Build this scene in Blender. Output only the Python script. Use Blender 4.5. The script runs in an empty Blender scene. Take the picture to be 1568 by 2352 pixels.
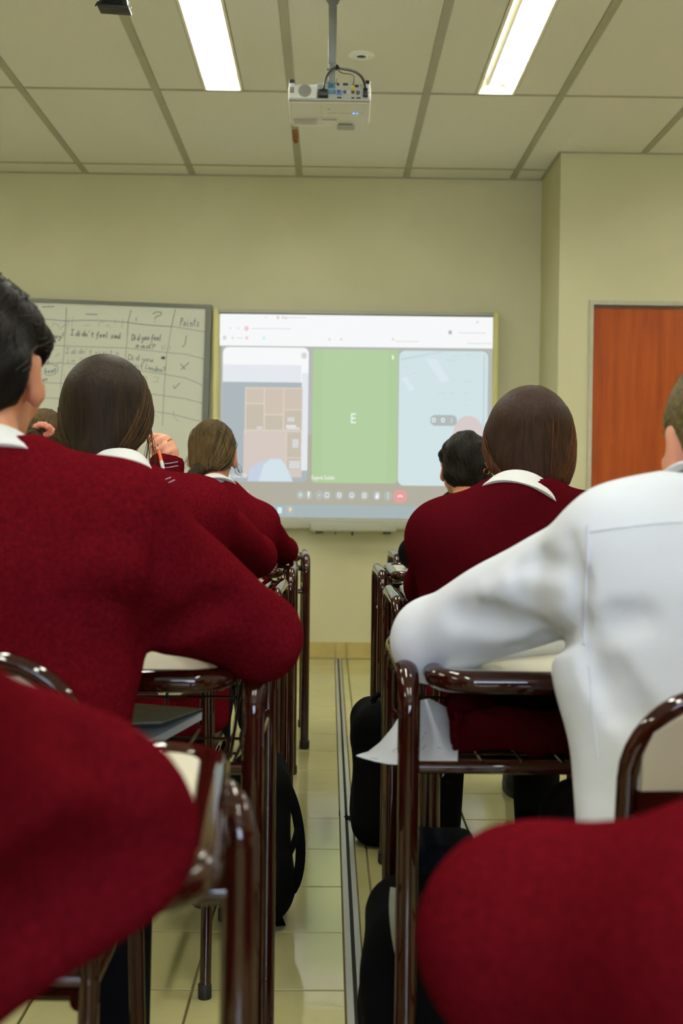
import bpy, bmesh, math, random
import numpy as np
from mathutils import Vector, Matrix

# ------------------------------------------------------------------ camera, world, light, exposure
SC = bpy.context.scene
COL = SC.collection
R_ = math.radians
FPX, CX, CY = 2680.0, 784.0, 1176.0
CAMZ = 0.974
cam = bpy.data.cameras.new('camera')
camo = bpy.data.objects.new('camera', cam)
COL.objects.link(camo)
cam.sensor_fit = 'VERTICAL'
cam.sensor_height = 36.0
cam.sensor_width = 24.0
cam.lens = FPX * 36.0 / 2352.0
cam.clip_start = 0.02
cam.clip_end = 60
CROT = Matrix.Rotation(-R_(0.6), 3, 'Z') @ Matrix.Rotation(R_(90 - 1.05), 3, 'X') @ Matrix.Rotation(R_(0.66), 3, 'Z')
camo.rotation_euler = CROT.to_euler()
camo.location = (0, 0, CAMZ)
cam.dof.use_dof = True
cam.dof.focus_distance = 2.7
cam.dof.aperture_fstop = 5.2
SC.camera = camo

world = bpy.data.worlds.new('world')
SC.world = world
world.use_nodes = True
bg = world.node_tree.nodes['Background']
bg.inputs[0].default_value = (0.55, 0.7, 1.0, 1)
bg.inputs[1].default_value = 0.6
SC.view_settings.view_transform = 'Standard'
SC.view_settings.look = 'None'
SC.view_settings.exposure = 0.06
SC.view_settings.gamma = 1.0
SC.view_settings.use_curve_mapping = False

# daylight that comes in through the window of the back wall, behind the camera
DAY_W, TUBE_W, TUBE_EMIT = 128.0, 0.4, 51.0
TUBE_COL = (1.0, 0.98, 0.9)
da = bpy.data.lights.new('daylight', 'AREA')
da.shape = 'RECTANGLE'
da.size, da.size_y = 1.7, 1.3
da.energy = DAY_W
da.color = (0.66, 0.78, 1.0)
dao = bpy.data.objects.new('daylight', da)
COL.objects.link(dao)
dao.location = (.5, -3.29, 1.6)
dao.rotation_euler = (R_(90), 0, 0)


def at(px, py, Y):
    """point of the room at distance Y (metres in front of the camera) under a photograph pixel"""
    d = CROT @ Vector(((px - CX) / FPX, -(py - CY) / FPX, -1.0))
    return Vector((0, 0, CAMZ)) + d * (Y / d.y)


# ------------------------------------------------------------------ materials
def lin(c):
    def f(v):
        v = v / 255.0
        return v / 12.92 if v <= 0.04045 else ((v + 0.055) / 1.055) ** 2.4
    return (f(c[0]), f(c[1]), f(c[2]), 1.0)


MATS = {}


def mat(name, col, rough=0.5, metal=0.0, coat=0.0, sheen=0.0, spec=0.5, emit=None, estr=1.0, col2=None,
        nscale=8.0, nstretch=(1, 1, 1), ndetail=4.0, ramp=(0.35, 0.65), bump=0.0, bscale=60.0, bstretch=(1, 1, 1),
        bump2=0.0, b2scale=8.0, sss=0.0, aniso=0.0, trans=0.0):
    m = bpy.data.materials.new(name)
    m.use_nodes = True
    nt = m.node_tree
    n = nt.nodes
    L = nt.links
    b = n['Principled BSDF']
    b.inputs['Base Color'].default_value = lin(col)
    b.inputs['Roughness'].default_value = rough
    b.inputs['Metallic'].default_value = metal
    b.inputs['Coat Weight'].default_value = coat
    b.inputs['Coat Roughness'].default_value = 0.035
    b.inputs['Sheen Weight'].default_value = sheen
    b.inputs['Specular IOR Level'].default_value = spec
    b.inputs['Sheen Tint'].default_value = lin(col)
    b.inputs['Sheen Roughness'].default_value = 0.35
    b.inputs['Transmission Weight'].default_value = trans
    if sss:
        b.inputs['Subsurface Weight'].default_value = sss
        b.inputs['Subsurface Radius'].default_value = (0.02, 0.008, 0.004)
        b.inputs['Subsurface Scale'].default_value = 0.5
    if emit is not None:
        b.inputs['Emission Color'].default_value = lin(emit)
        b.inputs['Emission Strength'].default_value = estr
    tc = n.new('ShaderNodeTexCoord')
    if col2 is not None:
        mp = n.new('ShaderNodeMapping')
        mp.inputs['Scale'].default_value = nstretch
        L.new(tc.outputs['Object'], mp.inputs['Vector'])
        nz = n.new('ShaderNodeTexNoise')
        nz.inputs['Scale'].default_value = nscale
        nz.inputs['Detail'].default_value = ndetail
        L.new(mp.outputs[0], nz.inputs['Vector'])
        rp = n.new('ShaderNodeValToRGB')
        rp.color_ramp.elements[0].position = ramp[0]
        rp.color_ramp.elements[0].color = lin(col)
        rp.color_ramp.elements[1].position = ramp[1]
        rp.color_ramp.elements[1].color = lin(col2)
        L.new(nz.outputs['Fac'], rp.inputs['Fac'])
        L.new(rp.outputs['Color'], b.inputs['Base Color'])
    last = None
    for amt, sc, st in ((bump, bscale, bstretch), (bump2, b2scale, (1, 1, 1))):
        if amt:
            mp = n.new('ShaderNodeMapping')
            mp.inputs['Scale'].default_value = st
            L.new(tc.outputs['Object'], mp.inputs['Vector'])
            nz = n.new('ShaderNodeTexNoise')
            nz.inputs['Scale'].default_value = sc
            nz.inputs['Detail'].default_value = 3
            L.new(mp.outputs[0], nz.inputs['Vector'])
            bp = n.new('ShaderNodeBump')
            bp.inputs['Strength'].default_value = min(1.0, amt)
            bp.inputs['Distance'].default_value = 0.003 if last is None else 0.02
            L.new(nz.outputs['Fac'], bp.inputs['Height'])
            if last is not None:
                L.new(last, bp.inputs['Normal'])
            last = bp.outputs['Normal']
    if last is not None:
        L.new(last, b.inputs['Normal'])
    MATS[name] = m
    return m


def emit(name, col, s=0.96):
    """picture thrown on the board by the projector"""
    m = mat(name, (10, 10, 10), rough=0.5, emit=col, estr=s)
    m.node_tree.nodes['Principled BSDF'].inputs['Specular IOR Level'].default_value = 0.1
    return m


M_WALL = mat('wall_paint', (205, 200, 160), rough=0.55, col2=(209, 204, 165), nscale=3, bump=0.12, bscale=90)
M_TILE_C = mat('ceiling_board', (232, 232, 226), rough=0.9, col2=(227, 227, 220), nscale=220, bump=0.25, bscale=300)
M_BAR = mat('grid_paint', (170, 169, 150), rough=0.55, col2=(176, 175, 156), nscale=5)
M_VOID = mat('ceiling_void', (60, 58, 48), rough=0.9)
M_FLOOR = mat('floor_tile', (200, 193, 140), rough=0.10, spec=1.0, col2=(189, 182, 122), nscale=2.2, nstretch=(1, 1, 1), ramp=(0.3, 0.7),
              bump=0.05, bscale=45, bump2=0.03, b2scale=6)
M_GROUT = mat('grout', (110, 95, 55), rough=0.8)
M_SKIRT = mat('skirting_tile', (190, 172, 105), rough=0.35, col2=(180, 160, 95), nscale=12)
M_ALU = mat('brushed_aluminium', (186, 189, 184), rough=0.33, metal=0.5, bump=0.1, bscale=40, bstretch=(30, 1, 30))
M_GAP = mat('dark_gap', (25, 22, 15), rough=0.9)
M_FRAMEPAINT = mat('door_frame_paint', (188, 186, 165), rough=0.45, col2=(180, 176, 150), nscale=20)
M_DOOR = mat('door_wood', (168, 78, 14), rough=0.42, spec=0.25, col2=(142, 57, 7), nscale=5, nstretch=(6, 6, 0.5), ndetail=6, ramp=(0.3, 0.75), bump=0.05, bscale=50, bstretch=(8, 8, 0.6))
M_HOUSE = mat('lamp_housing', (248, 243, 225), rough=0.4)
M_TUBE = mat('lit_fluorescent_tube', (255, 255, 255), rough=0.4, emit=(250, 252, 249), estr=TUBE_EMIT)
M_DEADTUBE = mat('unlit_fluorescent_tube', (225, 222, 200), rough=0.3)
M_WHITEP = mat('white_plastic', (222, 222, 215), rough=0.4, bump=0.03, bscale=200)
M_GREYP = mat('grey_plastic', (172, 172, 162), rough=0.45)
M_BLACKP = mat('black_plastic', (14, 14, 15), rough=0.4)
M_BLACKM = mat('black_metal', (18, 17, 16), rough=0.5, bump=0.2, bscale=200)
M_STEEL = mat('steel', (128, 130, 122), rough=0.5, metal=0.35)
M_TEAL = mat('teal_print', (70, 125, 140), rough=0.5)
M_BLUEP = mat('blue_print', (95, 130, 175), rough=0.5)
M_YELLOW = mat('yellow_plastic', (200, 180, 20), rough=0.4)
M_PRINT = mat('grey_print', (60, 60, 55), rough=0.6)
M_PRINT2 = mat('pale_print', (165, 163, 145), rough=0.6)
M_LED = mat('blue_led', (60, 110, 255), emit=(90, 140, 255), estr=3.0)
M_RUST = mat('rust', (165, 110, 40), rough=0.8, col2=(120, 70, 20), nscale=30)
M_LACQ = mat('brown_lacquer', (48, 14, 8), rough=0.6, coat=1.0, col2=(40, 11, 6), nscale=4, spec=0.0)
M_RUBBER = mat('black_rubber', (18, 14, 12), rough=0.6)
M_LAMI = mat('cream_laminate', (225, 220, 196), rough=0.28, col2=(221, 215, 190), nscale=3)
M_LAMI2 = mat('pale_laminate', (214, 204, 190), rough=0.35, col2=(210, 199, 184), nscale=3)
M_WIRE = mat('dark_wire', (48, 34, 26), rough=0.25, metal=0.6, coat=0.5)
M_RIVET = mat('rivet_metal', (190, 185, 180), rough=0.25, metal=0.9)
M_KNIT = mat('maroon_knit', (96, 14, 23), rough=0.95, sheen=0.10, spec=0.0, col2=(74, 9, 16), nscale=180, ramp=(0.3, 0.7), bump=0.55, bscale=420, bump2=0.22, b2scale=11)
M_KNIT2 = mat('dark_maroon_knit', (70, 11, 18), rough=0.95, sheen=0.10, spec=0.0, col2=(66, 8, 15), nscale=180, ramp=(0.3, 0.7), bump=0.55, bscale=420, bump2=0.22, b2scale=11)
M_STRIPE = mat('grey_stripe_knit', (150, 140, 150), rough=0.9)
M_SHIRT = mat('white_shirt_cotton', (226, 230, 238), rough=0.8, sheen=0.1, spec=0.2, bump=0.12, bscale=500, bump2=0.35, b2scale=7)
M_COLLAR = mat('white_collar_cotton', (218, 218, 216), rough=0.8, spec=0.2, bump=0.1, bscale=400)
M_SEAM = mat('shirt_seam', (212, 216, 226), rough=0.85)
M_BLACKC = mat('black_cloth', (9, 9, 10), rough=0.95, spec=0.08, sheen=0.0, bump=0.4, bscale=300)
M_NAVYC = mat('navy_cloth', (14, 19, 27), rough=0.95, spec=0.08, sheen=0.0, bump=0.4, bscale=300)
M_TROUS = mat('dark_trousers', (13, 13, 17), rough=0.95, spec=0.1, bump=0.3, bscale=200)
M_SKIN = mat('skin_light', (205, 140, 112), rough=0.5, sss=0.12, col2=(212, 150, 122), nscale=14)
M_SKIN2 = mat('skin_tan', (188, 122, 88), rough=0.5, sss=0.12, col2=(198, 134, 98), nscale=14)
M_EYE = mat('eye_dark', (30, 20, 15), rough=0.1)
M_SHOE = mat('black_shoe_canvas', (16, 16, 16), rough=0.7)
M_SOLE = mat('black_shoe_sole', (28, 27, 25), rough=0.6)
M_STITCH = mat('white_stitch', (190, 188, 175), rough=0.8)
M_PAPER = mat('paper', (214, 218, 224), rough=0.7)
M_INK = mat('pencil_line', (120, 122, 130), rough=0.8)
M_COVER = mat('grey_card_cover', (150, 150, 132), rough=0.7, col2=(140, 140, 122), nscale=40)
M_GREEN = mat('dark_green_card', (20, 60, 50), rough=0.6)
M_SCRUN = mat('pink_scrunchie_cloth', (228, 150, 128), rough=0.8, bump=0.4, bscale=120)
M_GOLD = mat('gold', (215, 165, 60), rough=0.25, metal=1.0)
M_ORANGE = mat('orange_plastic', (225, 110, 50), rough=0.35)
M_WB = None


def hairmat(name, c1, c2, stretch=(45, 45, 3)):
    return mat(name, c1, rough=0.5, col2=c2, nscale=3, nstretch=stretch, ndetail=5, ramp=(0.3, 0.72), bump=0.9, bscale=5,
               bstretch=stretch, spec=0.12)


M_HAIR_BK = hairmat('black_hair', (9, 8, 7), (20, 16, 13), (20, 20, 8))
M_HAIR_BR = hairmat('brown_hair', (24, 17, 11), (46, 33, 21))
M_HAIR_RB = hairmat('reddish_brown_hair', (28, 15, 8), (56, 32, 17))
M_HAIR_DB = hairmat('dark_blond_brown_hair', (34, 27, 15), (62, 49, 28))
M_HAIR_LB = hairmat('light_brown_cropped_hair', (72, 62, 36), (112, 98, 60), (30, 30, 30))


def whiteboard_material():
    m = mat('whiteboard_enamel', (216, 217, 200), rough=0.3)
    nt = m.node_tree
    n, L = nt.nodes, nt.links
    b = n['Principled BSDF']
    geo = n.new('ShaderNodeTexCoord')
    cur = None
    rgb = n.new('ShaderNodeRGB')
    rgb.outputs[0].default_value = lin((216, 217, 200))
    cur = rgb.outputs[0]
    # faint blue smears left by wiping the board
    for (px, py, rx, ry, s) in ((215, 770, 75, 22, 0.45), (340, 795, 45, 25, 0.55), (118, 775, 45, 25, 0.35), (375, 805, 30, 14, 0.3),
                                (270, 740, 90, 12, 0.18), (400, 935, 60, 25, 0.22), (360, 905, 40, 12, 0.18), (200, 805, 60, 12, 0.2)):
        c = at(px, py, 6.69)
        mp = n.new('ShaderNodeMapping')
        sx, sz = 1.0 / (rx * 0.0025), 1.0 / (ry * 0.0025)
        mp.inputs['Scale'].default_value = (sx, 0.0, sz)
        mp.inputs['Location'].default_value = (-c.x * sx, 0, -c.z * sz)
        L.new(geo.outputs['Object'], mp.inputs['Vector'])
        ln = n.new('ShaderNodeVectorMath')
        ln.operation = 'LENGTH'
        L.new(mp.outputs[0], ln.inputs[0])
        nz = n.new('ShaderNodeTexNoise')
        nz.inputs['Scale'].default_value = 14
        nz.inputs['Detail'].default_value = 4
        L.new(geo.outputs['Object'], nz.inputs['Vector'])
        ad = n.new('ShaderNodeMath')
        ad.operation = 'MULTIPLY_ADD'
        ad.inputs[1].default_value = 1.6
        L.new(nz.outputs['Fac'], ad.inputs[0])
        L.new(ln.outputs['Value'], ad.inputs[2])
        mr = n.new('ShaderNodeMapRange')
        mr.inputs['From Min'].default_value = 0.7
        mr.inputs['From Max'].default_value = 1.8
        mr.inputs['To Min'].default_value = s
        mr.inputs['To Max'].default_value = 0.0
        L.new(ad.outputs[0], mr.inputs['Value'])
        mx = n.new('ShaderNodeMix')
        mx.data_type = 'RGBA'
        L.new(mr.outputs[0], mx.inputs['Factor'])
        L.new(cur, mx.inputs['A'])
        mx.inputs['B'].default_value = lin((120, 150, 165))
        cur = mx.outputs['Result']
    L.new(cur, b.inputs['Base Color'])
    return m


# ------------------------------------------------------------------ mesh helpers
class MB:
    def __init__(s):
        s.v = []
        s.f = []

    def add(s, v, f):
        o = len(s.v)
        s.v += [tuple(p) for p in v]
        s.f += [tuple(i + o for i in q) for q in f]
        return s

    def box(s, lo, hi, M=None):
        x0, y0, z0 = lo
        x1, y1, z1 = hi
        v = [(x0, y0, z0), (x1, y0, z0), (x1, y1, z0), (x0, y1, z0), (x0, y0, z1), (x1, y0, z1), (x1, y1, z1), (x0, y1, z1)]
        if M is not None:
            v = [M @ Vector(p) for p in v]
        return s.add(v, [(0, 3, 2, 1), (4, 5, 6, 7), (0, 1, 5, 4), (1, 2, 6, 5), (2, 3, 7, 6), (3, 0, 4, 7)])

    def rbox(s, c, size, r, seg=3, M=None):
        bm = bmesh.new()
        bmesh.ops.create_cube(bm, size=1.0)
        for v in bm.verts:
            v.co = Vector((v.co.x * size[0], v.co.y * size[1], v.co.z * size[2]))
        bmesh.ops.bevel(bm, geom=bm.edges[:], offset=r, segments=seg, profile=0.5, affect='EDGES')
        bm.verts.index_update()
        v = [p.co + Vector(c) for p in bm.verts]
        if M is not None:
            v = [M @ p for p in v]
        f = [tuple(q.index for q in p.verts) for p in bm.faces]
        bm.free()
        return s.add(v, f)

    def tube(s, pts, r, n=10, closed=False, caps=True):
        P = [Vector(p) for p in pts]
        m = len(P)
        rs = r if isinstance(r, (list, tuple)) else [r] * m
        T = []
        for i in range(m):
            a = P[(i - 1) % m] if (closed or i > 0) else P[i]
            b = P[(i + 1) % m] if (closed or i < m - 1) else P[i]
            t = (b - a)
            T.append(t.normalized() if t.length > 1e-9 else Vector((0, 0, 1)))
        ref = Vector((0, 0, 1)) if abs(T[0].z) < 0.9 else Vector((1, 0, 0))
        u = T[0].cross(ref).normalized()
        rings = []
        for i in range(m):
            if i > 0:
                ax = T[i - 1].cross(T[i])
                if ax.length > 1e-7:
                    u = Matrix.Rotation(T[i - 1].angle(T[i]), 3, ax.normalized()) @ u
            u = (u - T[i] * u.dot(T[i])).normalized()
            w = T[i].cross(u)
            rings.append([P[i] + (u * math.cos(2 * math.pi * k / n) + w * math.sin(2 * math.pi * k / n)) * rs[i] for k in range(n)])
        v = [p for q in rings for p in q]
        f = []
        for i in range(m if closed else m - 1):
            j = (i + 1) % m
            for k in range(n):
                f.append((i * n + k, i * n + (k + 1) % n, j * n + (k + 1) % n, j * n + k))
        if caps and not closed:
            f.append(tuple(range(n - 1, -1, -1)))
            f.append(tuple((m - 1) * n + k for k in range(n)))
        return s.add(v, f)

    def lathe(s, prof, c=(0, 0, 0), n=24, M=None):
        v = []
        for (r, z) in prof:
            for k in range(n):
                a = 2 * math.pi * k / n
                p = Vector((r * math.cos(a), r * math.sin(a), z))
                v.append((M @ p if M is not None else p) + Vector(c))
        f = []
        for i in range(len(prof) - 1):
            for k in range(n):
                f.append((i * n + k, i * n + (k + 1) % n, (i + 1) * n + (k + 1) % n, (i + 1) * n + k))
        f.append(tuple(range(n - 1, -1, -1)))
        f.append(tuple((len(prof) - 1) * n + k for k in range(n)))
        return s.add(v, f)

    def prism(s, poly, d):
        """closed polygon (3D points) extruded by the vector d"""
        n = len(poly)
        d = Vector(d)
        v = [Vector(p) for p in poly] + [Vector(p) + d for p in poly]
        f = [tuple(range(n)), tuple(range(2 * n - 1, n - 1, -1))]
        for i in range(n):
            j = (i + 1) % n
            f.append((i, i + n, j + n, j))
        return s.add(v, f)

    def grid(s, rows, thick=0.0):
        """rows of 3D points -> surface; with thickness closed below"""
        nr, nc = len(rows), len(rows[0])
        v = [Vector(p) for r in rows for p in r]
        f = []
        for i in range(nr - 1):
            for j in range(nc - 1):
                f.append((i * nc + j, i * nc + j + 1, (i + 1) * nc + j + 1, (i + 1) * nc + j))
        if thick:
            o = len(v)
            nrm = []
            for i in range(nr):
                for j in range(nc):
                    a = Vector(rows[min(i + 1, nr - 1)][j]) - Vector(rows[max(i - 1, 0)][j])
                    b = Vector(rows[i][min(j + 1, nc - 1)]) - Vector(rows[i][max(j - 1, 0)])
                    q = b.cross(a)
                    nrm.append(q.normalized() if q.length > 1e-12 else Vector((0, 0, 1)))
            v += [v[k] - nrm[k] * thick for k in range(o)]
            f += [tuple(o + i for i in reversed(q)) for q in f[:]]
            edge = [j for j in range(nc)] + [i * nc + nc - 1 for i in range(1, nr)] + \
                   [(nr - 1) * nc + j for j in range(nc - 2, -1, -1)] + [i * nc for i in range(nr - 2, 0, -1)]
            for a, b in zip(edge, edge[1:] + edge[:1]):
                f.append((b, a, a + o, b + o))
        return s.add(v, f)


def link(name, me, m, parent=None, smooth=True, sharp=None):
    o = bpy.data.objects.new(name, me)
    COL.objects.link(o)
    if m is not None:
        me.materials.append(m)
    if smooth:
        me.polygons.foreach_set('use_smooth', [True] * len(me.polygons))
        if sharp:
            try:
                me.set_sharp_from_angle(angle=R_(sharp))
            except Exception:
                pass
    if parent is not None:
        o.parent = parent
    return o


def obj(name, mb, m, parent=None, smooth=True, sharp=38, local=False, fix=True):
    """one mesh object; geometry in room coordinates unless local"""
    me = bpy.data.meshes.new(name)
    v = mb.v
    if parent is not None and not local:
        p = parent
        off = Vector((0, 0, 0))
        while p is not None:
            off += p.location
            p = p.parent
        v = [tuple(Vector(q) - off) for q in v]
    me.from_pydata([tuple(q) for q in v], [], mb.f)
    if fix:
        bm = bmesh.new()
        bm.from_mesh(me)
        bmesh.ops.recalc_face_normals(bm, faces=bm.faces[:])
        bm.to_mesh(me)
        bm.free()
    me.update()
    return link(name, me, m, parent, smooth, sharp)


def tag(o, label=None, cat=None, group=None, kind=None):
    if label:
        o['label'] = label
    if cat:
        o['category'] = cat
    if group:
        o['group'] = group
    if kind:
        o['kind'] = kind
    return o


def thing(name, loc, label, cat, group=None, rz=0.0):
    o = bpy.data.objects.new(name, None)
    COL.objects.link(o)
    o.empty_display_size = 0.05
    o.location = loc
    o.rotation_euler = (0, 0, rz)
    return tag(o, label, cat, group)


def fillet(pts, r, seg=6, closed=False):
    P = [Vector(p) for p in pts]
    n = len(P)
    out = []
    for i in range(n):
        if not closed and i in (0, n - 1):
            out.append(P[i])
            continue
        a, b, c = P[i - 1], P[i], P[(i + 1) % n]
        rr = r[i] if isinstance(r, (list, tuple)) else r
        u, w = (a - b).normalized(), (c - b).normalized()
        ang = u.angle(w)
        t = rr / math.tan(ang / 2) if ang < math.pi - 1e-3 else 0
        if t == 0:
            out.append(b)
            continue
        t = min(t, 0.49 * (a - b).length if (closed or i - 1 > 0) else (a - b).length * 0.98, 0.98 * (c - b).length)
        rr = t * math.tan(ang / 2)
        cen = b + (u + w).normalized() * (rr / math.sin(ang / 2))
        p0, p1 = b + u * t, b + w * t
        v0, v1 = p0 - cen, p1 - cen
        tot = v0.angle(v1)
        ax = v0.cross(v1).normalized()
        for k in range(seg + 1):
            out.append(cen + Matrix.Rotation(tot * k / seg, 3, ax) @ v0)
    return out


def text_mb(s, size, M, extrude=0.0004, spacing=1.0, shear=0.0):
    cu = bpy.data.curves.new('lettering', 'FONT')
    cu.body = s
    cu.size = size
    cu.extrude = extrude
    cu.space_character = spacing
    cu.shear = shear
    cu.align_x = 'LEFT'
    cu.resolution_u = 3
    o = bpy.data.objects.new('lettering', cu)
    COL.objects.link(o)
    dg = bpy.context.evaluated_depsgraph_get()
    me = bpy.data.meshes.new_from_object(o.evaluated_get(dg))
    mb = MB()
    mb.add([M @ v.co for v in me.vertices], [tuple(p.vertices) for p in me.polygons])
    bpy.data.objects.remove(o)
    bpy.data.curves.remove(cu)
    bpy.data.meshes.remove(me)
    return mb


# ------------------------------------------------------------------ distance fields -> smooth organic meshes
class Field:
    def __init__(s, lo, hi, h):
        s.h = h
        s.lo = np.array(lo, float)
        n = [int(math.ceil((hi[i] - lo[i]) / h)) + 1 for i in range(3)]
        s.ax = [lo[i] + h * np.arange(n[i]) for i in range(3)]
        s.F = np.full(n, 0.2, np.float32)

    def op(s, fn, lo, hi, k=0.02, sub=False, inter=False):
        sl = []
        for i in range(3):
            a = max(0, int(math.floor((lo[i] - s.lo[i]) / s.h)))
            b = min(len(s.ax[i]), int(math.ceil((hi[i] - s.lo[i]) / s.h)) + 1)
            if b <= a:
                return
            sl.append(slice(a, b))
        sl = tuple(sl)
        X = s.ax[0][sl[0]][:, None, None].astype(np.float32)
        Y = s.ax[1][sl[1]][None, :, None].astype(np.float32)
        Z = s.ax[2][sl[2]][None, None, :].astype(np.float32)
        d = fn(X, Y, Z).astype(np.float32)
        f = s.F[sl]
        if sub or inter:
            if sub:
                d = -d
            hh = np.maximum(k - np.abs(f - d), 0) / k
            s.F[sl] = np.maximum(f, d) + hh * hh * k * 0.25
        else:
            hh = np.maximum(k - np.abs(f - d), 0) / k
            s.F[sl] = np.minimum(f, d) - hh * hh * k * 0.25

    def cone(s, a, b, ra, rb, k=0.02, sub=False):
        a, b = np.array(a, float), np.array(b, float)
        ab = b - a
        L2 = max(float(ab @ ab), 1e-9)

        def fn(X, Y, Z):
            t = np.clip(((X - a[0]) * ab[0] + (Y - a[1]) * ab[1] + (Z - a[2]) * ab[2]) / L2, 0, 1)
            return np.sqrt((X - a[0] - t * ab[0]) ** 2 + (Y - a[1] - t * ab[1]) ** 2 + (Z - a[2] - t * ab[2]) ** 2) - (ra + t * (rb - ra))
        p = max(ra, rb) + k + 3 * s.h
        s.op(fn, np.minimum(a, b) - p, np.maximum(a, b) + p, k, sub)

    def ell(s, c, r, M=None, k=0.02, sub=False):
        c = np.array(c, float)
        A = np.array(M).T if M is not None else np.eye(3)
        r = [float(q) for q in r]

        def fn(X, Y, Z):
            x, y, z = X - c[0], Y - c[1], Z - c[2]
            q0 = (A[0, 0] * x + A[0, 1] * y + A[0, 2] * z) / r[0]
            q1 = (A[1, 0] * x + A[1, 1] * y + A[1, 2] * z) / r[1]
            q2 = (A[2, 0] * x + A[2, 1] * y + A[2, 2] * z) / r[2]
            k0 = np.sqrt(q0 * q0 + q1 * q1 + q2 * q2)
            k1 = np.sqrt((q0 / r[0]) ** 2 + (q1 / r[1]) ** 2 + (q2 / r[2]) ** 2) + 1e-6
            return k0 * (k0 - 1.0) / k1
        p = max(r) + k + 3 * s.h
        s.op(fn, c - p, c + p, k, sub)

    def box(s, c, half, rad, M=None, k=0.02, sub=False):
        c = np.array(c, float)
        A = np.array(M).T if M is not None else np.eye(3)

        def fn(X, Y, Z):
            x, y, z = X - c[0], Y - c[1], Z - c[2]
            q = [np.abs(A[i, 0] * x + A[i, 1] * y + A[i, 2] * z) - (half[i] - rad) for i in range(3)]
            o = np.sqrt(sum(np.maximum(w, 0) ** 2 for w in q))
            return o + np.minimum(np.maximum(np.maximum(q[0], q[1]), q[2]), 0) - rad
        p = float(np.linalg.norm(half)) + k + 3 * s.h
        s.op(fn, c - p, c + p, k, sub)

    def plane(s, c, n, k=0.01):
        """keep the side the normal points away from"""
        c = np.array(c, float)
        n = np.array(n, float)
        n = n / np.linalg.norm(n)
        big = 5.0
        s.op(lambda X, Y, Z: (X - c[0]) * n[0] + (Y - c[1]) * n[1] + (Z - c[2]) * n[2], s.lo - 1, s.lo + big, k, inter=True)

    def torso(s, secs, u, k=0.03, zcap=None):
        """secs: (centre, rx, ry) by rising z, u = horizontal unit vector across the body"""
        zs = np.array([q[0][2] for q in secs])
        cx = np.array([q[0][0] for q in secs])
        cy = np.array([q[0][1] for q in secs])
        rx = np.array([q[1] for q in secs])
        ry = np.array([q[2] for q in secs])
        zz = np.linspace(zs[0], zs[-1], 120)

        def sm(a):
            w = np.interp(zz, zs, a)
            for _ in range(14):
                w[1:-1] = 0.25 * w[:-2] + 0.5 * w[1:-1] + 0.25 * w[2:]
            return w
        cxx, cyy, rxx, ryy = sm(cx), sm(cy), sm(rx), sm(ry)

        def fn(X, Y, Z):
            z = Z
            c0, c1 = np.interp(z, zz, cxx), np.interp(z, zz, cyy)
            a, b = np.interp(z, zz, rxx), np.interp(z, zz, ryy)
            du = (X - c0) * u[0] + (Y - c1) * u[1]
            dv = -(X - c0) * u[1] + (Y - c1) * u[0]
            k0 = np.sqrt((du / a) ** 2 + (dv / b) ** 2)
            k1 = np.sqrt((du / a ** 2) ** 2 + (dv / b ** 2) ** 2) + 1e-4
            d = k0 * (k0 - 1) / k1
            d = np.where(k0 < 0.2, -b * 0.7, d)
            cap = np.maximum(zs[0] - z, z - zs[-1])
            hh = np.maximum(0.03 - np.abs(d - cap), 0) / 0.03
            return np.maximum(d, cap) + hh * hh * 0.03 * 0.25
        m = max(rx.max(), ry.max()) + 0.1
        s.op(fn, (cx.min() - m, cy.min() - m, zs[0] - 0.06), (cx.max() + m, cy.max() + m, zs[-1] + 0.06), k)

    def noise(s, amp, waves, seed=1):
        rng = random.Random(seed)
        X = s.ax[0][:, None, None]
        Y = s.ax[1][None, :, None]
        Z = s.ax[2][None, None, :]
        for (lx, ly, lz, a) in waves:
            ph = rng.uniform(0, 6.28)
            s.F += (amp * a * np.sin(X * lx + Y * ly + Z * lz + ph + 1.3 * np.sin(X * ly * 0.5 + Z * lx * 0.4 + ph))).astype(np.float32)

    def sample(s, P):
        P = np.asarray(P, float)
        q = (P - s.lo) / s.h
        i = np.floor(q).astype(int)
        for a in range(3):
            i[:, a] = np.clip(i[:, a], 0, s.F.shape[a] - 2)
        t = np.clip(q - i, 0, 1)
        o = 0
        for dx in (0, 1):
            for dy in (0, 1):
                for dz in (0, 1):
                    w = (t[:, 0] if dx else 1 - t[:, 0]) * (t[:, 1] if dy else 1 - t[:, 1]) * (t[:, 2] if dz else 1 - t[:, 2])
                    o = o + w * s.F[i[:, 0] + dx, i[:, 1] + dy, i[:, 2] + dz]
        return o

    def grad(s, P):
        e = s.h
        g = np.stack([s.sample(P + np.eye(3)[a] * e) - s.sample(P - np.eye(3)[a] * e) for a in range(3)], 1)
        return g / (np.linalg.norm(g, axis=1, keepdims=True) + 1e-9)

    def project(s, P, it=6, off=0.0):
        P = np.array(P, float)
        for _ in range(it):
            P = P - s.grad(P) * (s.sample(P) - off)[:, None] * 0.9
        return P

    def ray(s, px, py, y0, y1, n=400):
        """first point of the surface seen along a line of sight"""
        P = np.array([tuple(at(px, py, y)) for y in np.linspace(y0, y1, n)])
        f = s.sample(P)
        k = np.argmax(f < 0)
        return P[k] if f[k] < 0 else None

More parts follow.
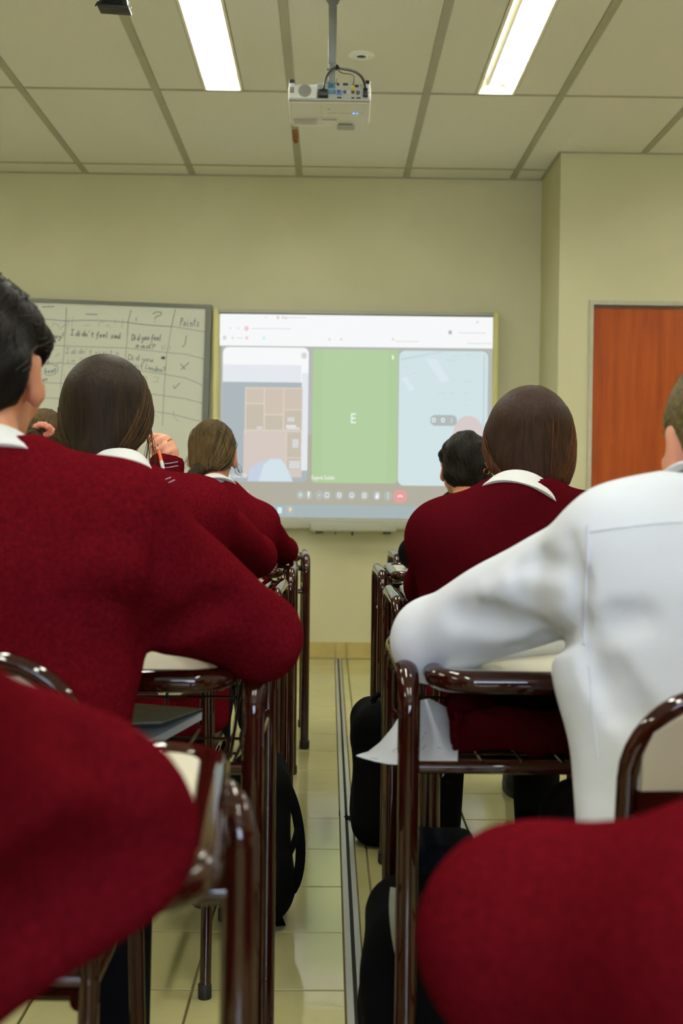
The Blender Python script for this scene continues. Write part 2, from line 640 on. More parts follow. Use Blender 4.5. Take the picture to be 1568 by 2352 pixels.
    def mesh(s, name, m, parent=None, smooth_it=1):
        F, h = s.F, s.h
        ins = F < 0
        c = [ins[dx:ins.shape[0] - 1 + dx, dy:ins.shape[1] - 1 + dy, dz:ins.shape[2] - 1 + dz] for dx in (0, 1) for dy in (0, 1) for dz in (0, 1)]
        anyi = c[0].copy()
        alli = c[0].copy()
        for q in c[1:]:
            anyi |= q
            alli &= q
        act = anyi & ~alli
        I = np.argwhere(act)
        idx = np.full(act.shape, -1, np.int64)
        idx[act] = np.arange(len(I))
        offs = [(dx, dy, dz) for dx in (0, 1) for dy in (0, 1) for dz in (0, 1)]
        vals = {o: F[I[:, 0] + o[0], I[:, 1] + o[1], I[:, 2] + o[2]] for o in offs}
        P = np.zeros((len(I), 3))
        cnt = np.zeros(len(I))
        for a in offs:
            for ax in range(3):
                if a[ax] == 0:
                    b = list(a)
                    b[ax] = 1
                    fa, fb = vals[a], vals[tuple(b)]
                    mk = (fa < 0) != (fb < 0)
                    t = np.where(mk, fa / np.where(mk, fa - fb, 1), 0)
                    q = np.array(a, float)[None, :].repeat(len(I), 0)
                    q[:, ax] += t
                    P += q * mk[:, None]
                    cnt += mk
        V = s.lo + (I + P / cnt[:, None]) * h
        quads = []
        for ax in range(3):
            sl0 = [slice(None)] * 3
            sl1 = [slice(None)] * 3
            sl0[ax] = slice(0, -1)
            sl1[ax] = slice(1, None)
            A, B = ins[tuple(sl0)], ins[tuple(sl1)]
            E = np.argwhere(A != B)
            o1, o2 = [q for q in range(3) if q != ax]
            ok = (E[:, o1] > 0) & (E[:, o2] > 0) & (E[:, o1] < ins.shape[o1] - 1) & (E[:, o2] < ins.shape[o2] - 1)
            E = E[ok]
            fl = A[E[:, 0], E[:, 1], E[:, 2]]

            def cell(d1, d2):
                q = E.copy()
                q[:, o1] += d1
                q[:, o2] += d2
                return idx[q[:, 0], q[:, 1], q[:, 2]]
            Q = np.stack([cell(-1, -1), cell(0, -1), cell(0, 0), cell(-1, 0)], 1)
            if ax == 1:
                fl = ~fl
            Q = np.where(fl[:, None], Q, Q[:, ::-1])
            quads.append(Q)
        Q = np.concatenate(quads)
        Q = Q[(Q >= 0).all(1)]
        for _ in range(smooth_it):
            S = np.zeros_like(V)
            N = np.zeros(len(V))
            for a, b in ((0, 1), (1, 2), (2, 3), (3, 0)):
                np.add.at(S, Q[:, a], V[Q[:, b]])
                np.add.at(S, Q[:, b], V[Q[:, a]])
                np.add.at(N, Q[:, a], 1)
                np.add.at(N, Q[:, b], 1)
            V = 0.5 * V + 0.5 * S / np.maximum(N, 1)[:, None]
        off = np.zeros(3)
        p = parent
        while p is not None:
            off += np.array(p.location)
            p = p.parent
        V = V - off
        me = bpy.data.meshes.new(name)
        me.vertices.add(len(V))
        me.vertices.foreach_set('co', V.astype(np.float32).ravel())
        me.loops.add(len(Q) * 4)
        me.loops.foreach_set('vertex_index', Q.astype(np.int32).ravel())
        me.polygons.add(len(Q))
        me.polygons.foreach_set('loop_start', np.arange(0, len(Q) * 4, 4, dtype=np.int32))
        me.update(calc_edges=True)
        me.validate()
        return link(name, me, m, parent, True, None)


exec_order = 'room, boards, ceiling fittings, furniture, people, bags and small things'

# ------------------------------------------------------------------ the room
YW, ZC = 6.75, 2.78                 # front wall, ceiling height
XL, XR, YB = -3.6, 3.25, -3.2
XCOR, YCOR = 1.205, 6.2             # the projecting corner with the door
rnd = random.Random(7)

S = lambda o: tag(o, kind='structure')
S(obj('wall_front', MB().box((XL - .1, YW, 0), (XCOR + .05, YW + .12, ZC + .1)), M_WALL, smooth=False))
S(obj('wall_left', MB().box((XL - .12, YB, 0), (XL, YW + .12, ZC + .1)), M_WALL, smooth=False))
WX0, WX1 = -.4, 1.4                 # window opening in the back wall
w = MB().box((XL - .12, YB - .12, 0), (XR + .12, YB, .9)).box((XL - .12, YB - .12, 2.3), (XR + .12, YB, ZC + .1))
w.box((XL - .12, YB - .12, .9), (WX0, YB, 2.3)).box((WX1, YB - .12, .9), (XR + .12, YB, 2.3))
S(obj('wall_back', w, M_WALL, smooth=False))
DX0, DX1, DZ = 1.367, 2.33, 1.998     # door opening
w = MB().box((XCOR, YCOR, 0), (DX0, YW + .12, ZC + .1))
w.box((DX0, YCOR, DZ), (DX1, YCOR + .12, ZC + .1)).box((DX1, YCOR, 0), (XR + .12, YCOR + .12, ZC + .1))
S(obj('wall_corner', w, M_WALL, smooth=False))
S(obj('wall_right', MB().box((XR, YB, 0), (XR + .12, YCOR, ZC + .1)), M_WALL, smooth=False))

# window behind the camera in the back wall: the daylight comes through it
win = S(thing('window_1', (.5, YB - .06, .9), None, None))
for x in (WX0, .18, .78, WX1 - .04):
    obj('frame_post', MB().box((x, YB - .08, .94), (x + .04, YB - .03, 2.26)), M_ALU, win, False)
obj('frame_sill', MB().box((WX0, YB - .08, .9), (WX1, YB - .03, .94)), M_ALU, win, False)
obj('frame_head', MB().box((WX0, YB - .08, 2.26), (WX1, YB - .03, 2.3)), M_ALU, win, False)
M_GLASS = bpy.data.materials.new('window_glass')
M_GLASS.use_nodes = True
gn = M_GLASS.node_tree.nodes
gn.remove(gn['Principled BSDF'])
gt, gg, gm = gn.new('ShaderNodeBsdfTransparent'), gn.new('ShaderNodeBsdfGlossy'), gn.new('ShaderNodeMixShader')
gg.inputs['Roughness'].default_value = 0.02
gm.inputs[0].default_value = 0.08
M_GLASS.node_tree.links.new(gt.outputs[0], gm.inputs[1])
M_GLASS.node_tree.links.new(gg.outputs[0], gm.inputs[2])
M_GLASS.node_tree.links.new(gm.outputs[0], gn['Material Output'].inputs[0])
for x in (WX0 + .04, .22, .82):
    obj('window_pane', MB().box((x, YB - .058, .94), (x + .56, YB - .054, 2.26)), M_GLASS, win, False)

# door
dr = S(thing('door_1', (1.85, YCOR, 0), None, None))
f = MB()
f.box((DX0, YCOR - .012, 0), (DX0 + .022, YCOR + .09, DZ)).box((DX1 - .022, YCOR - .012, 0), (DX1, YCOR + .09, DZ))
f.box((DX0 + .022, YCOR - .012, DZ - .022), (DX1 - .022, YCOR + .09, DZ))
f.box((DX0 + .022, YCOR + .055, 0), (DX0 + .032, YCOR + .09, DZ - .022)).box((DX0 + .022, YCOR + .055, DZ - .032), (DX1 - .022, YCOR + .09, DZ - .022))
obj('door_frame', f, M_FRAMEPAINT, dr, False)
obj('door_leaf', MB().rbox(((DX0 + DX1) / 2, YCOR + .036, .985), (DX1 - DX0 - .05, .036, 1.96), .003, 1), M_DOOR, dr)
h = MB().lathe([(.026, 0), (.026, .006), (.011, .01), (.011, .04)], (DX1 - .1, YCOR + .016, 1.0), 16, Matrix.Rotation(R_(90), 3, 'X'))
h.tube([(DX1 - .1, YCOR - .022, 1.0), (DX1 - .21, YCOR - .022, 1.0)], .009)
obj('door_handle', h, M_STEEL, dr)

# floor: slab and tiles
fl = S(obj('floor', MB().box((XL - .1, YB - .1, -.1), (XR + .1, YW + .1, -.006)), M_GROUT, smooth=False))
JX0, JX1 = .0425, .079             # aluminium joint cover runs along the aisle here
TS, G = .2985, .0024


def floor_tile(mb, x0, x1, y0, y1):
    dz = rnd.uniform(-.0004, .0004)
    e = .0014
    v = [(x0, y0, -.006), (x1, y0, -.006), (x1, y1, -.006), (x0, y1, -.006),
         (x0, y0, -e + dz), (x1, y0, -e + dz), (x1, y1, -e + dz), (x0, y1, -e + dz),
         (x0 + e, y0 + e, dz), (x1 - e, y0 + e, dz), (x1 - e, y1 - e, dz), (x0 + e, y1 - e, dz)]
    q = [(8, 9, 10, 11)]
    for a in range(4):
        b = (a + 1) % 4
        q += [(a, b, b + 4, a + 4), (a + 4, b + 4, b + 8, a + 8)]
    return mb.add(v, q)


xs = []
x = JX0
while x > XL:
    xs.append((max(x - TS, XL), x))
    x -= TS
xs.append((JX1, .112))
x = .112
while x < XR:
    xs.append((x, min(x + TS, XR)))
    x += TS
far_tiles = MB()
y = 2.256 - TS * 18
while y < YW:
    y1 = min(y + TS, YW)
    for (a, b) in xs:
        if y1 > YB and b - a > .02:
            if a > -1.25 and b < 1.35 and y > 1.2:
                obj('floor_tile', floor_tile(MB(), a + G, b - G, y + G, y1 - G), M_FLOOR, fl, False, fix=False)
            else:
                floor_tile(far_tiles, a + G, b - G, max(y, YB) + G, y1 - G)
    y += TS
tag(obj('floor_tiling', far_tiles, M_FLOOR, fl, False, fix=False), kind='stuff')
tr = S(thing('trim_1', (.06, 3.5, 0), None, None))
obj('joint_cover_plate', MB().rbox((.0503, 1.8, .0005), (.0145, 9.9, .005), .0012, 1), M_ALU, tr)
obj('joint_cover_plate', MB().rbox((.0716, 1.8, .0005), (.0135, 9.9, .005), .0012, 1), M_ALU, tr)
obj('joint_groove', MB().box((.056, -3.1, -.008), (.067, YW, -.0025)), M_GAP, tr, False)

# skirting tiles along the front wall
bb = S(thing('baseboard_front', (-1, YW, 0), None, None))
x = .108
edges = [(.046, .1065)]
while x < XCOR:
    edges.append((x, min(x + .2985, XCOR)))
    x += .3
x = .0445
while x > XL:
    edges.append((max(x - .2985, XL), x))
    x -= .3
for a, b in edges:
    obj('skirting_tile', MB().rbox(((a + b) / 2, YW - .005, .0485), (b - a - .0012, .012, .094), .002, 1), M_SKIRT, bb, False)

# ceiling: slab, exposed bars, boards
ce = S(obj('ceiling', MB().box((XL - .12, YB - .12, ZC + .09), (XR + .12, YW + .12, ZC + .19)), M_VOID, smooth=False))
BX = [-.193 + .6125 * k for k in range(-6, 7)]
CYS = [5.33 + 1.22 * k for k in range(-8, 2)] + [YW]
FIX = [(-.4995, 4.11, 5.33), (.7305, 4.11, 5.33), (-.4995, 1.67, 2.89), (.7305, 1.67, 2.89), (-.4995, -.77, .45), (.7305, -.77, .45),
       (-2.337, 1.67, 2.89), (2.568, 1.67, 2.89), (-2.337, -.77, .45), (-2.337, 4.11, 5.33), (2.568, 4.11, 5.33)]
FW = .088
for i, bx in enumerate(BX):
    if XL < bx < XR:
        y1 = YW if bx < XCOR else YCOR
        obj('ceiling_bar', MB().box((bx - .0165, YB, ZC - .004), (bx + .0165, y1, ZC + .003)), M_BAR, ce, False)
for y in CYS[:-1]:
    for bx in BX[:-1]:
        x0, x1 = max(bx + .0165, XL), min(bx + .6125 - .0165, XR)
        if x1 > x0 and not (y > YCOR and x0 > XCOR):
            if y > YCOR:
                x1 = min(x1, XCOR)
            obj('ceiling_cross_bar', MB().box((x0, y - .011, ZC - .002), (x1, y + .006, ZC + .003)), M_BAR, ce, False)
far = MB()


def cboard(x0, x1, y0, y1, near):
    if x1 - x0 < .03 or y1 - y0 < .03:
        return
    q = [rnd.uniform(0, .003) for _ in range(4)]
    mb = MB() if near else far
    e = .004
    zb = ZC - .0005 - rnd.uniform(0, .001)
    lo = [(x0, y0), (x1, y0), (x1, y1 - q[0]), (x0, y1 - q[1])]
    hi = [(x0 + e, y0 + e), (x1 - e, y0 + e), (x1 - e, y1 - e - q[0]), (x0 + e, y1 - e - q[1])]
    v = [(a, b, zb + .015) for a, b in lo] + [(a, b, zb + .002) for a, b in lo] + [(a, b, zb) for a, b in hi]
    fc = [(8, 9, 10, 11)]
    for a in range(4):
        b = (a + 1) % 4
        fc += [(a, b, b + 4, a + 4), (a + 4, b + 4, b + 8, a + 8)]
    mb.add(v, fc)
    if near:
        obj('ceiling_tile', mb, M_TILE_C, ce, False)


for bx in [-.193 + .6125 * k for k in range(-6, 6)]:
    for i in range(len(CYS) - 1):
        x0, x1 = max(bx + .0165, XL), min(bx + .6125 - .0165, XR)
        y0, y1 = max(CYS[i] + .007, YB), min(CYS[i + 1] - .013, YW - .003)
        if y0 > YCOR and x0 > XCOR - .02:
            continue
        if y1 > YCOR + .05 and x0 > XCOR:
            y1 = YCOR - .004
        if y1 > YCOR + .05 and x1 > XCOR:
            cboard(x0, XCOR - .003, y0, y1, True)
            cboard(XCOR - .003, x1, y0, YCOR - .004, True)
            continue
        near = y1 > 3.5
        fx = [q for q in FIX if x0 < q[0] < x1 and abs(q[1] - CYS[i]) < .05]
        if fx:
            cboard(x0, fx[0][0] - FW - .003, y0, y1, near)
            cboard(fx[0][0] + FW + .003, x1, y0, y1, near)
        else:
            cboard(x0, x1, y0, y1, near)
if far.v:
    tag(obj('ceiling_boards_behind', far, M_TILE_C, ce, False), kind='stuff')
# strip of edge moulding where ceiling meets the walls
ct = S(thing('trim_2', (0, YW, ZC), None, None))
M_EDGE = M_BAR
obj('edge_moulding', MB().box((XL, YW - .018, ZC - .006), (XCOR, YW, ZC - .001)), M_EDGE, ct, False)
obj('edge_moulding', MB().box((XCOR - .014, YCOR, ZC - .006), (XCOR, YW - .018, ZC - .001)), M_EDGE, ct, False)
obj('edge_moulding', MB().box((XCOR - .014, YCOR - .016, ZC - .006), (XR, YCOR, ZC - .001)), M_EDGE, ct, False)
# rust on the middle bar
rp = at(680, 324, 5.97)
ru = MB().prism([(-.193 - .0165, 5.87, ZC - .0045), (-.193 + .012, 5.86, ZC - .0045), (-.193 + .0165, 5.93, ZC - .0045),
                 (-.193 + .009, 6.08, ZC - .0045), (-.193 - .004, 6.12, ZC - .0045), (-.193 - .0165, 6.06, ZC - .0045)], (0, 0, .0006))
tag(obj('rust_stain', ru, M_RUST, ce, False), 'orange rust stain on the ceiling bar')


# ------------------------------------------------------------------ fluorescent ceiling lights
def ceiling_light(x, y0, y1, label, dead=False):
    t = thing('ceiling_light', (x, (y0 + y1) / 2, ZC), label, 'light', None)
    z0, z1 = ZC - .003, ZC + .062
    h = MB()
    prof = [(-FW, z0), (-FW + .012, z0), (-FW + .022, z1), (FW - .022, z1), (FW - .012, z0), (FW, z0), (FW, z1 + .006), (-FW, z1 + .006)]
    n = len(prof)
    ya, yb = y0 + .012, y1 - .014
    v = [(x + a, ya, b) for a, b in prof] + [(x + a, yb, b) for a, b in prof]
    h.add(v, [(i, (i + 1) % n, n + (i + 1) % n, n + i) for i in range(n)])
    for q in (ya, yb - .004):
        h.box((x - FW, q, z0), (x + FW, q + .004, z1 + .006))
    obj('housing', h, M_HOUSE, t, False)
    for sx in (-1, 1):
        cx = x + sx * .036
        dd = dead and sx < 0
        m = MB().tube([(cx, ya + .05, z0 + .042), (cx, yb - .05, z0 + .042)], .013, 14)
        o = obj('fluorescent_tube', m, M_DEADTUBE if dd else M_TUBE, t)
        if dd:
            o['label'] = 'unlit fluorescent tube'
        for q in (ya + .03, yb - .05):
            e = MB()
            e.tube([(cx, q, z0 + .042), (cx, q + .02, z0 + .042)], .0135, 14)
            e.rbox((cx, q + (.002 if q < (y0 + y1) / 2 else .02), z0 + .046), (.024, .012, .03), .003, 1)
            obj('tube_socket', e, M_HOUSE, t)
        if not dd:
            L = bpy.data.lights.new('tube_light', 'AREA')
            L.shape = 'RECTANGLE'
            L.size, L.size_y = .03, yb - ya - .12
            L.energy = TUBE_W
            L.color = TUBE_COL
            lo = bpy.data.objects.new('tube_light', L)
            COL.objects.link(lo)
            lo.parent = t
            lo.location = (sx * .036, 0, z0 + .006 - ZC)
    return t


for i, (x, a, b) in enumerate(FIX):
    lab = ['recessed fluorescent light left of the hanging projector, both tubes lit', 'recessed fluorescent light right of the hanging projector, one tube unlit',
           'recessed fluorescent light left of the aisle, first one behind the projector', 'recessed fluorescent light right of the aisle, first one behind the projector',
           'recessed fluorescent light left of the aisle, at the back of the room', 'recessed fluorescent light right of the aisle, at the back of the room',
           'recessed fluorescent light nearest the left wall, halfway back', 'recessed fluorescent light nearest the right wall, halfway back',
           'recessed fluorescent light nearest the left wall, at the back of the room',
           'recessed fluorescent light nearest the left wall, above the whiteboard', 'recessed fluorescent light nearest the right wall, in front of the door'][i]
    ceiling_light(x, a, b, lab, dead=(i == 1))

# round downlight
M_RING = mat('white_lamp_ring', (250, 250, 246), rough=0.35)
dl = thing('downlight', (.111, 4.87, ZC), 'small round white recessed downlight in the ceiling beside the projector pole', 'light')
obj('outer_ring', MB().lathe([(.034, -.002), (.036, -.006), (.05, -.005), (.055, -.001), (.055, .001), (.034, .001)], (0, 0, 0), 32), M_RING, dl, local=True)
obj('inner_ring', MB().lathe([(.021, .0), (.022, -.009), (.030, -.008), (.033, -.003), (.033, .002)], (0, 0, 0), 32), M_RING, dl, local=True)
obj('lamp_glass', MB().lathe([(.001, -.004), (.020, -.004), (.020, .002)], (0, 0, 0), 24), M_PRINT, dl, local=True)

# ------------------------------------------------------------------ projector on its pole
mt = thing('projector_mount', (-.008, 4.30, ZC), 'grey steel ceiling pole that holds the projector', 'mount')
obj('ceiling_plate', MB().rbox((-.008, 4.30, ZC - .008), (.05, .05, .008), .003, 1), M_STEEL, mt)
obj('outer_pole', MB().rbox((-.008, 4.30, 2.655), (.030, .030, .25), .004, 2), M_STEEL, mt)
obj('inner_pole', MB().rbox((-.008, 4.30, 2.51), (.024, .024, .16), .003, 2), M_STEEL, mt)
for sx in (-1, 1):
    obj('bracket_plate', MB().box((-.008 + sx * .016 - .0015, 4.275, 2.44), (-.008 + sx * .016 + .0015, 4.325, 2.475)), M_STEEL, mt, False)
obj('tilt_pin', MB().tube([(-.03, 4.30, 2.462), (.014, 4.30, 2.462)], .006, 8), M_STEEL, mt)
obj('tilt_block', MB().rbox((-.008, 4.30, 2.44), (.045, .045, .02), .006, 2), M_STEEL, mt)
obj('fixing_plate', MB().rbox((-.02, 4.33, 2.425), (.09, .14, .008), .002, 1), M_STEEL, mt)
for z in (2.755, 2.515):
    obj('bolt', MB().tube([(-.026, 4.30, z), (.012, 4.30, z)], .003, 8), M_BLACKM, mt)

PJ = thing('projector', (-.016, 4.17, 2.35), 'white projector hanging upside down from the ceiling pole, cables in its back', 'projector')
PJ.rotation_euler = (-R_(3.6), 0, R_(-0.3))
W2 = .148
bm_ = MB().rbox((0, .125, .037), (.296, .245, .068), .016, 4)
obj('case', bm_, M_WHITEP, PJ, local=True)
obj('rear_panel', MB().rbox((.045, .001, .041), (.184, .006, .058), .002, 1), M_GREYP, PJ, local=True)
obj('rear_lip', MB().rbox((0, .004, .0115), (.288, .02, .009), .004, 2), M_GREYP, PJ, local=True)
sp = MB()
sp.lathe([(.0235, 0), (.0235, .001), (.022, .002)], (-.088, .003, .044), 28, Matrix.Rotation(R_(90), 3, 'X'))
obj('speaker_grille', sp, M_PRINT2, PJ, local=True)
dots = MB()
for i in range(-6, 7):
    for j in range(-6, 7):
        if i * i + j * j <= 38:
            dots.lathe([(.0009, 0), (.0009, .0004)], (-.088 + i * .0033, .0008, .044 + j * .0033), 5, Matrix.Rotation(R_(90), 3, 'X'))
tag(obj('grille_holes', dots, M_PRINT, PJ, local=True), kind='stuff')
for k in range(4):
    obj('vent_slot', MB().rbox((-.133, -.0095, .034 + k * .0052), (.014, .004, .0018), .0005, 1), M_BLACKP, PJ, local=True)
pf = obj('foot', MB().lathe([(.011, 0), (.011, .012), (.009, .014)], (-.134, .012, .071), 16), M_BLACKP, PJ, local=True)
pf = obj('foot', MB().lathe([(.011, 0), (.011, .012), (.009, .014)], (.134, .012, .071), 16), M_BLACKP, PJ, local=True)
obj('corner_post', MB().rbox((-.134, .012, .055), (.022, .022, .04), .008, 3), M_WHITEP, PJ, local=True)
obj('corner_post', MB().rbox((.134, .012, .055), (.022, .022, .04), .008, 3), M_WHITEP, PJ, local=True)
obj('power_recess', MB().rbox((-.024, -.0022, .030), (.038, .004, .036), .002, 1), M_BLACKP, PJ, local=True)
YP = -.003


def port(name, x, z, w_, h_, m, d=.002):
    return obj(name, MB().rbox((x, YP, z), (w_, d, h_), min(w_, h_, d) * .3, 1), m, PJ, local=True)


port('port_label', .007, .061, .026, .020, M_TEAL, .0006)
port('port_label', .007, .039, .030, .016, M_TEAL, .0006)
port('port_label', .035, .037, .020, .019, M_BLUEP, .0006)
rj = Matrix.Rotation(R_(90), 3, 'X')
for (x, z, r) in ((.006, .062, .0055), (.030, .066, .0045), (.033, .0415, .005), (.054, .039, .0055), (.068, .039, .0055), (.083, .039, .0055), (.101, .037, .0065)):
    obj('round_socket', MB().lathe([(r, 0), (r, .003), (r * .6, .003), (r * .55, .001)], (x, YP + .002, z), 16, rj), M_BLACKP if x != .068 else M_WHITEP, PJ, local=True)
port('video_socket', .006, .0415, .02, .010, M_BLUEP)
port('video_socket', .056, .067, .018, .009, M_PRINT)
port('video_socket', .035, .0185, .016, .005, M_BLACKP)
port('data_socket', .096, .061, .013, .008, M_BLACKP)
port('data_socket', .083, .0165, .010, .008, M_BLACKP)
port('data_socket', .103, .0175, .014, .006, M_BLACKP)
obj('lock_slot', MB().lathe([(.003, 0), (.003, .001)], (.132, YP + .006, .016), 10, rj), M_BLACKP, PJ, local=True)
obj('yellow_plug', MB().lathe([(.006, 0), (.006, .014), (.004, .018)], (.083, -.006, .042), 12), M_YELLOW, PJ, local=True)
obj('power_plug', MB().rbox((-.022, -.012, .030), (.032, .022, .024), .004, 2), M_BLACKP, PJ, local=True)
obj('cable_plug', MB().rbox((.128, -.008, .036), (.018, .016, .032), .004, 2), M_BLACKP, PJ, local=True)
zb = .0075 - .0085
# underside print (the projector hangs upside down)
flip = Matrix.Translation((0, 0, 0))


def under_text(s, size, x, y, m, nm):
    M = Matrix.Translation((x, y, zb - .0004)) @ Matrix.Rotation(R_(180), 4, 'Z') @ Matrix.Rotation(R_(180), 4, 'Y')
    M = Matrix.Translation((x, y, zb - .0004)) @ Matrix(((-1, 0, 0, 0), (0, 1, 0, 0), (0, 0, -1, 0), (0, 0, 0, 1))) @ Matrix.Rotation(0, 4, 'Z')
    return tag(obj(nm, text_mb(s, size, M, .0002), m, PJ, local=True, smooth=False), kind='stuff')


under_text('EPSON', .017, .026, .148, M_PRINT, 'maker_lettering')
ln = MB()
ln.box((-.030, .02, zb - .0004), (-.0292, .21, zb)).box((.135, .11, zb - .0004), (.1354, .215, zb))
tag(obj('panel_seam', ln, M_PRINT2, PJ, local=True, smooth=False), kind='stuff')
lb = MB()
for k in range(9):
    lb.box((-.132, .150 + k * .0065, zb - .0005), (-.04 - (k % 3) * .006, .1515 + k * .0065, zb))
tag(obj('rating_label_print', lb, M_PRINT2, PJ, local=True, smooth=False), kind='stuff')
kb = MB()
for k in range(12):
    kb.rbox((-.004 + k * .0112, .092, zb), (.006, .004, .0008), .0002, 1)
kb.rbox((-.002, .055, zb), (.012, .006, .0008), .0002, 1)
tag(obj('control_marks', kb, M_PRINT2, PJ, local=True, smooth=False), kind='stuff')
obj('indicator_light', MB().rbox((.088, .092, zb - .0004), (.008, .006, .001), .0003, 1), M_LED, PJ, local=True)
obj('indicator_light', MB().rbox((.100, .092, zb - .0004), (.004, .006, .001), .0003, 1), M_LED, PJ, local=True)
obj('lens_slider', MB().rbox((.058, .197, zb), (.052, .003, .002), .0005, 1), M_BLACKP, PJ, local=True)
obj('focus_ring_cover', MB().rbox((.06, .232, zb + .002), (.066, .034, .012), .003, 2), M_GREYP, PJ, local=True)
obj('lens', MB().lathe([(.028, 0), (.028, .02), (.022, .02), (.02, .012)], (.06, .24, .036), 24, Matrix.Rotation(R_(-90), 3, 'X')), M_BLACKP, PJ, local=True)

cab = thing('projector_cables', (.0, 4.25, 2.50), 'black cables looping from the ceiling pole into the back of the projector', 'cable')
top = Vector((.008, 4.28, 2.515))


def bez(a, b, c, d, n=14):
    a, b, c, d = map(Vector, (a, b, c, d))
    return [a * (1 - t) ** 3 + b * 3 * t * (1 - t) ** 2 + c * 3 * t * t * (1 - t) + d * t ** 3 for t in [i / n for i in range(n + 1)]]


obj('power_cable', MB().tube(bez(top, top + Vector((-.015, -.06, -.02)), (-.03, 4.14, 2.44), (-.037, 4.146, 2.392)), .0045, 8), M_BLACKP, cab)
obj('video_cable', MB().tube(bez(top, top + Vector((.03, -.05, -.03)), (.10, 4.14, 2.47), (.112, 4.148, 2.395)), .0045, 8), M_BLACKP, cab)
obj('composite_cable', MB().tube(bez(top + Vector((.006, 0, -.01)), top + Vector((.03, -.06, -.06)), (.085, 4.12, 2.46), (.067, 4.15, 2.408)), .0018, 6), M_BLACKP, cab)
obj('cable_tie', MB().tube([top + Vector((-.004, -.01, -.006)), top + Vector((.004, -.015, .004))], .007, 8), M_BLACKP, cab)

# black floodlight hung near the left light
flo = thing('floodlight', at(260, 8, 3.9), 'small black ribbed floodlight hanging on two thin rods at the top left', 'light')
c0 = flo.location.copy()
q = MB()
fm = Matrix.Translation(c0) @ Matrix.Rotation(R_(3), 4, 'Y')
q.prism([fm @ Vector(p) for p in ((-.042, -.03, -.018), (.054, -.03, -.018), (.043, -.02, .022), (-.036, -.02, .022))], (0, .05, 0))
obj('body', q, M_BLACKM, flo, smooth=False)
for k in range(11):
    x = -.03 + k * .0062
    q = MB().prism([fm @ Vector(p) for p in ((x, -.034, -.012), (x + .0025, -.034, -.012), (x + .002, -.024, .02), (x, -.024, .02))], (0, .008, 0))
    obj('cooling_fin', q, M_BLACKM, flo, smooth=False)
obj('front_rim', MB().rbox((0, 0, 0), (.104, .066, .008), .002, 2, fm @ Matrix.Translation((.006, -.003, -.021))), M_BLACKM, flo)
obj('hanging_rod', MB().tube([fm @ Vector((-.042, 0, .0)), (c0.x - .042, c0.y, ZC)], .0016, 6), M_BLACKM, flo)
obj('hanging_rod', MB().tube([fm @ Vector((.052, 0, -.008)), (c0.x + .052, c0.y, ZC)], .0016, 6), M_BLACKM, flo)
obj('pivot_screw', MB().tube([fm @ Vector((.046, 0, -.010)), fm @ Vector((.060, 0, -.010))], .004, 8), M_STEEL, flo)
obj('cable_gland', MB().tube([fm @ Vector((-.04, 0, .006)), fm @ Vector((-.052, -.006, -.004)), fm @ Vector((-.056, -.01, -.016))], .003, 6), M_BLACKM, flo)

# ------------------------------------------------------------------ whiteboard with handwriting
YBD = 6.69
M_WB = whiteboard_material()
M_WBF = mat('whiteboard_frame', (104, 106, 92), rough=0.4, metal=0.5)
M_MARK = mat('dark_blue_marker', (62, 68, 84), rough=0.6)
M_MARK2 = mat('faded_marker', (138, 142, 142), rough=0.6)
M_MARK3 = mat('blue_marker', (78, 90, 132), rough=0.6)
wb = thing('whiteboard', (-1.9, YBD, .85), 'grey framed whiteboard covered in handwritten grammar table, beside the projected picture', 'whiteboard')
tr_, br_ = at(487, 701, YBD), at(473, 985, YBD)
dn = (br_ - tr_).normalized()
dn = Vector((dn.x * .6, 0, dn.z)).normalized()
lf = Vector((dn.z, 0, -dn.x))
H, Wd = 1.2, 2.3


def wbp(a, b, d=0):
    return tr_ + lf * a + dn * b + Vector((0, d, 0))


obj('board_panel', MB().prism([wbp(.01, .01), wbp(Wd - .01, .01), wbp(Wd - .01, H - .01), wbp(.01, H - .01)], (0, .02, 0)), M_WB, wb, False, local=False)
t_ = .036
for a0, a1, b0, b1 in ((0, Wd, 0, .02), (0, Wd, H - .02, H), (0, t_, .02, H - .02), (Wd - t_, Wd, .02, H - .02)):
    obj('frame_rail', MB().prism([wbp(a0, b0, -.012), wbp(a1, b0, -.012), wbp(a1, b1, -.012), wbp(a0, b1, -.012)], (0, .04, 0)), M_WBF, wb, False)
obj('pen_tray', MB().prism([wbp(.1, H, -.07), wbp(Wd - .1, H, -.07), wbp(Wd - .1, H + .015, -.07), wbp(.1, H + .015, -.07)], (0, .09, 0)), M_ALU, wb, False)

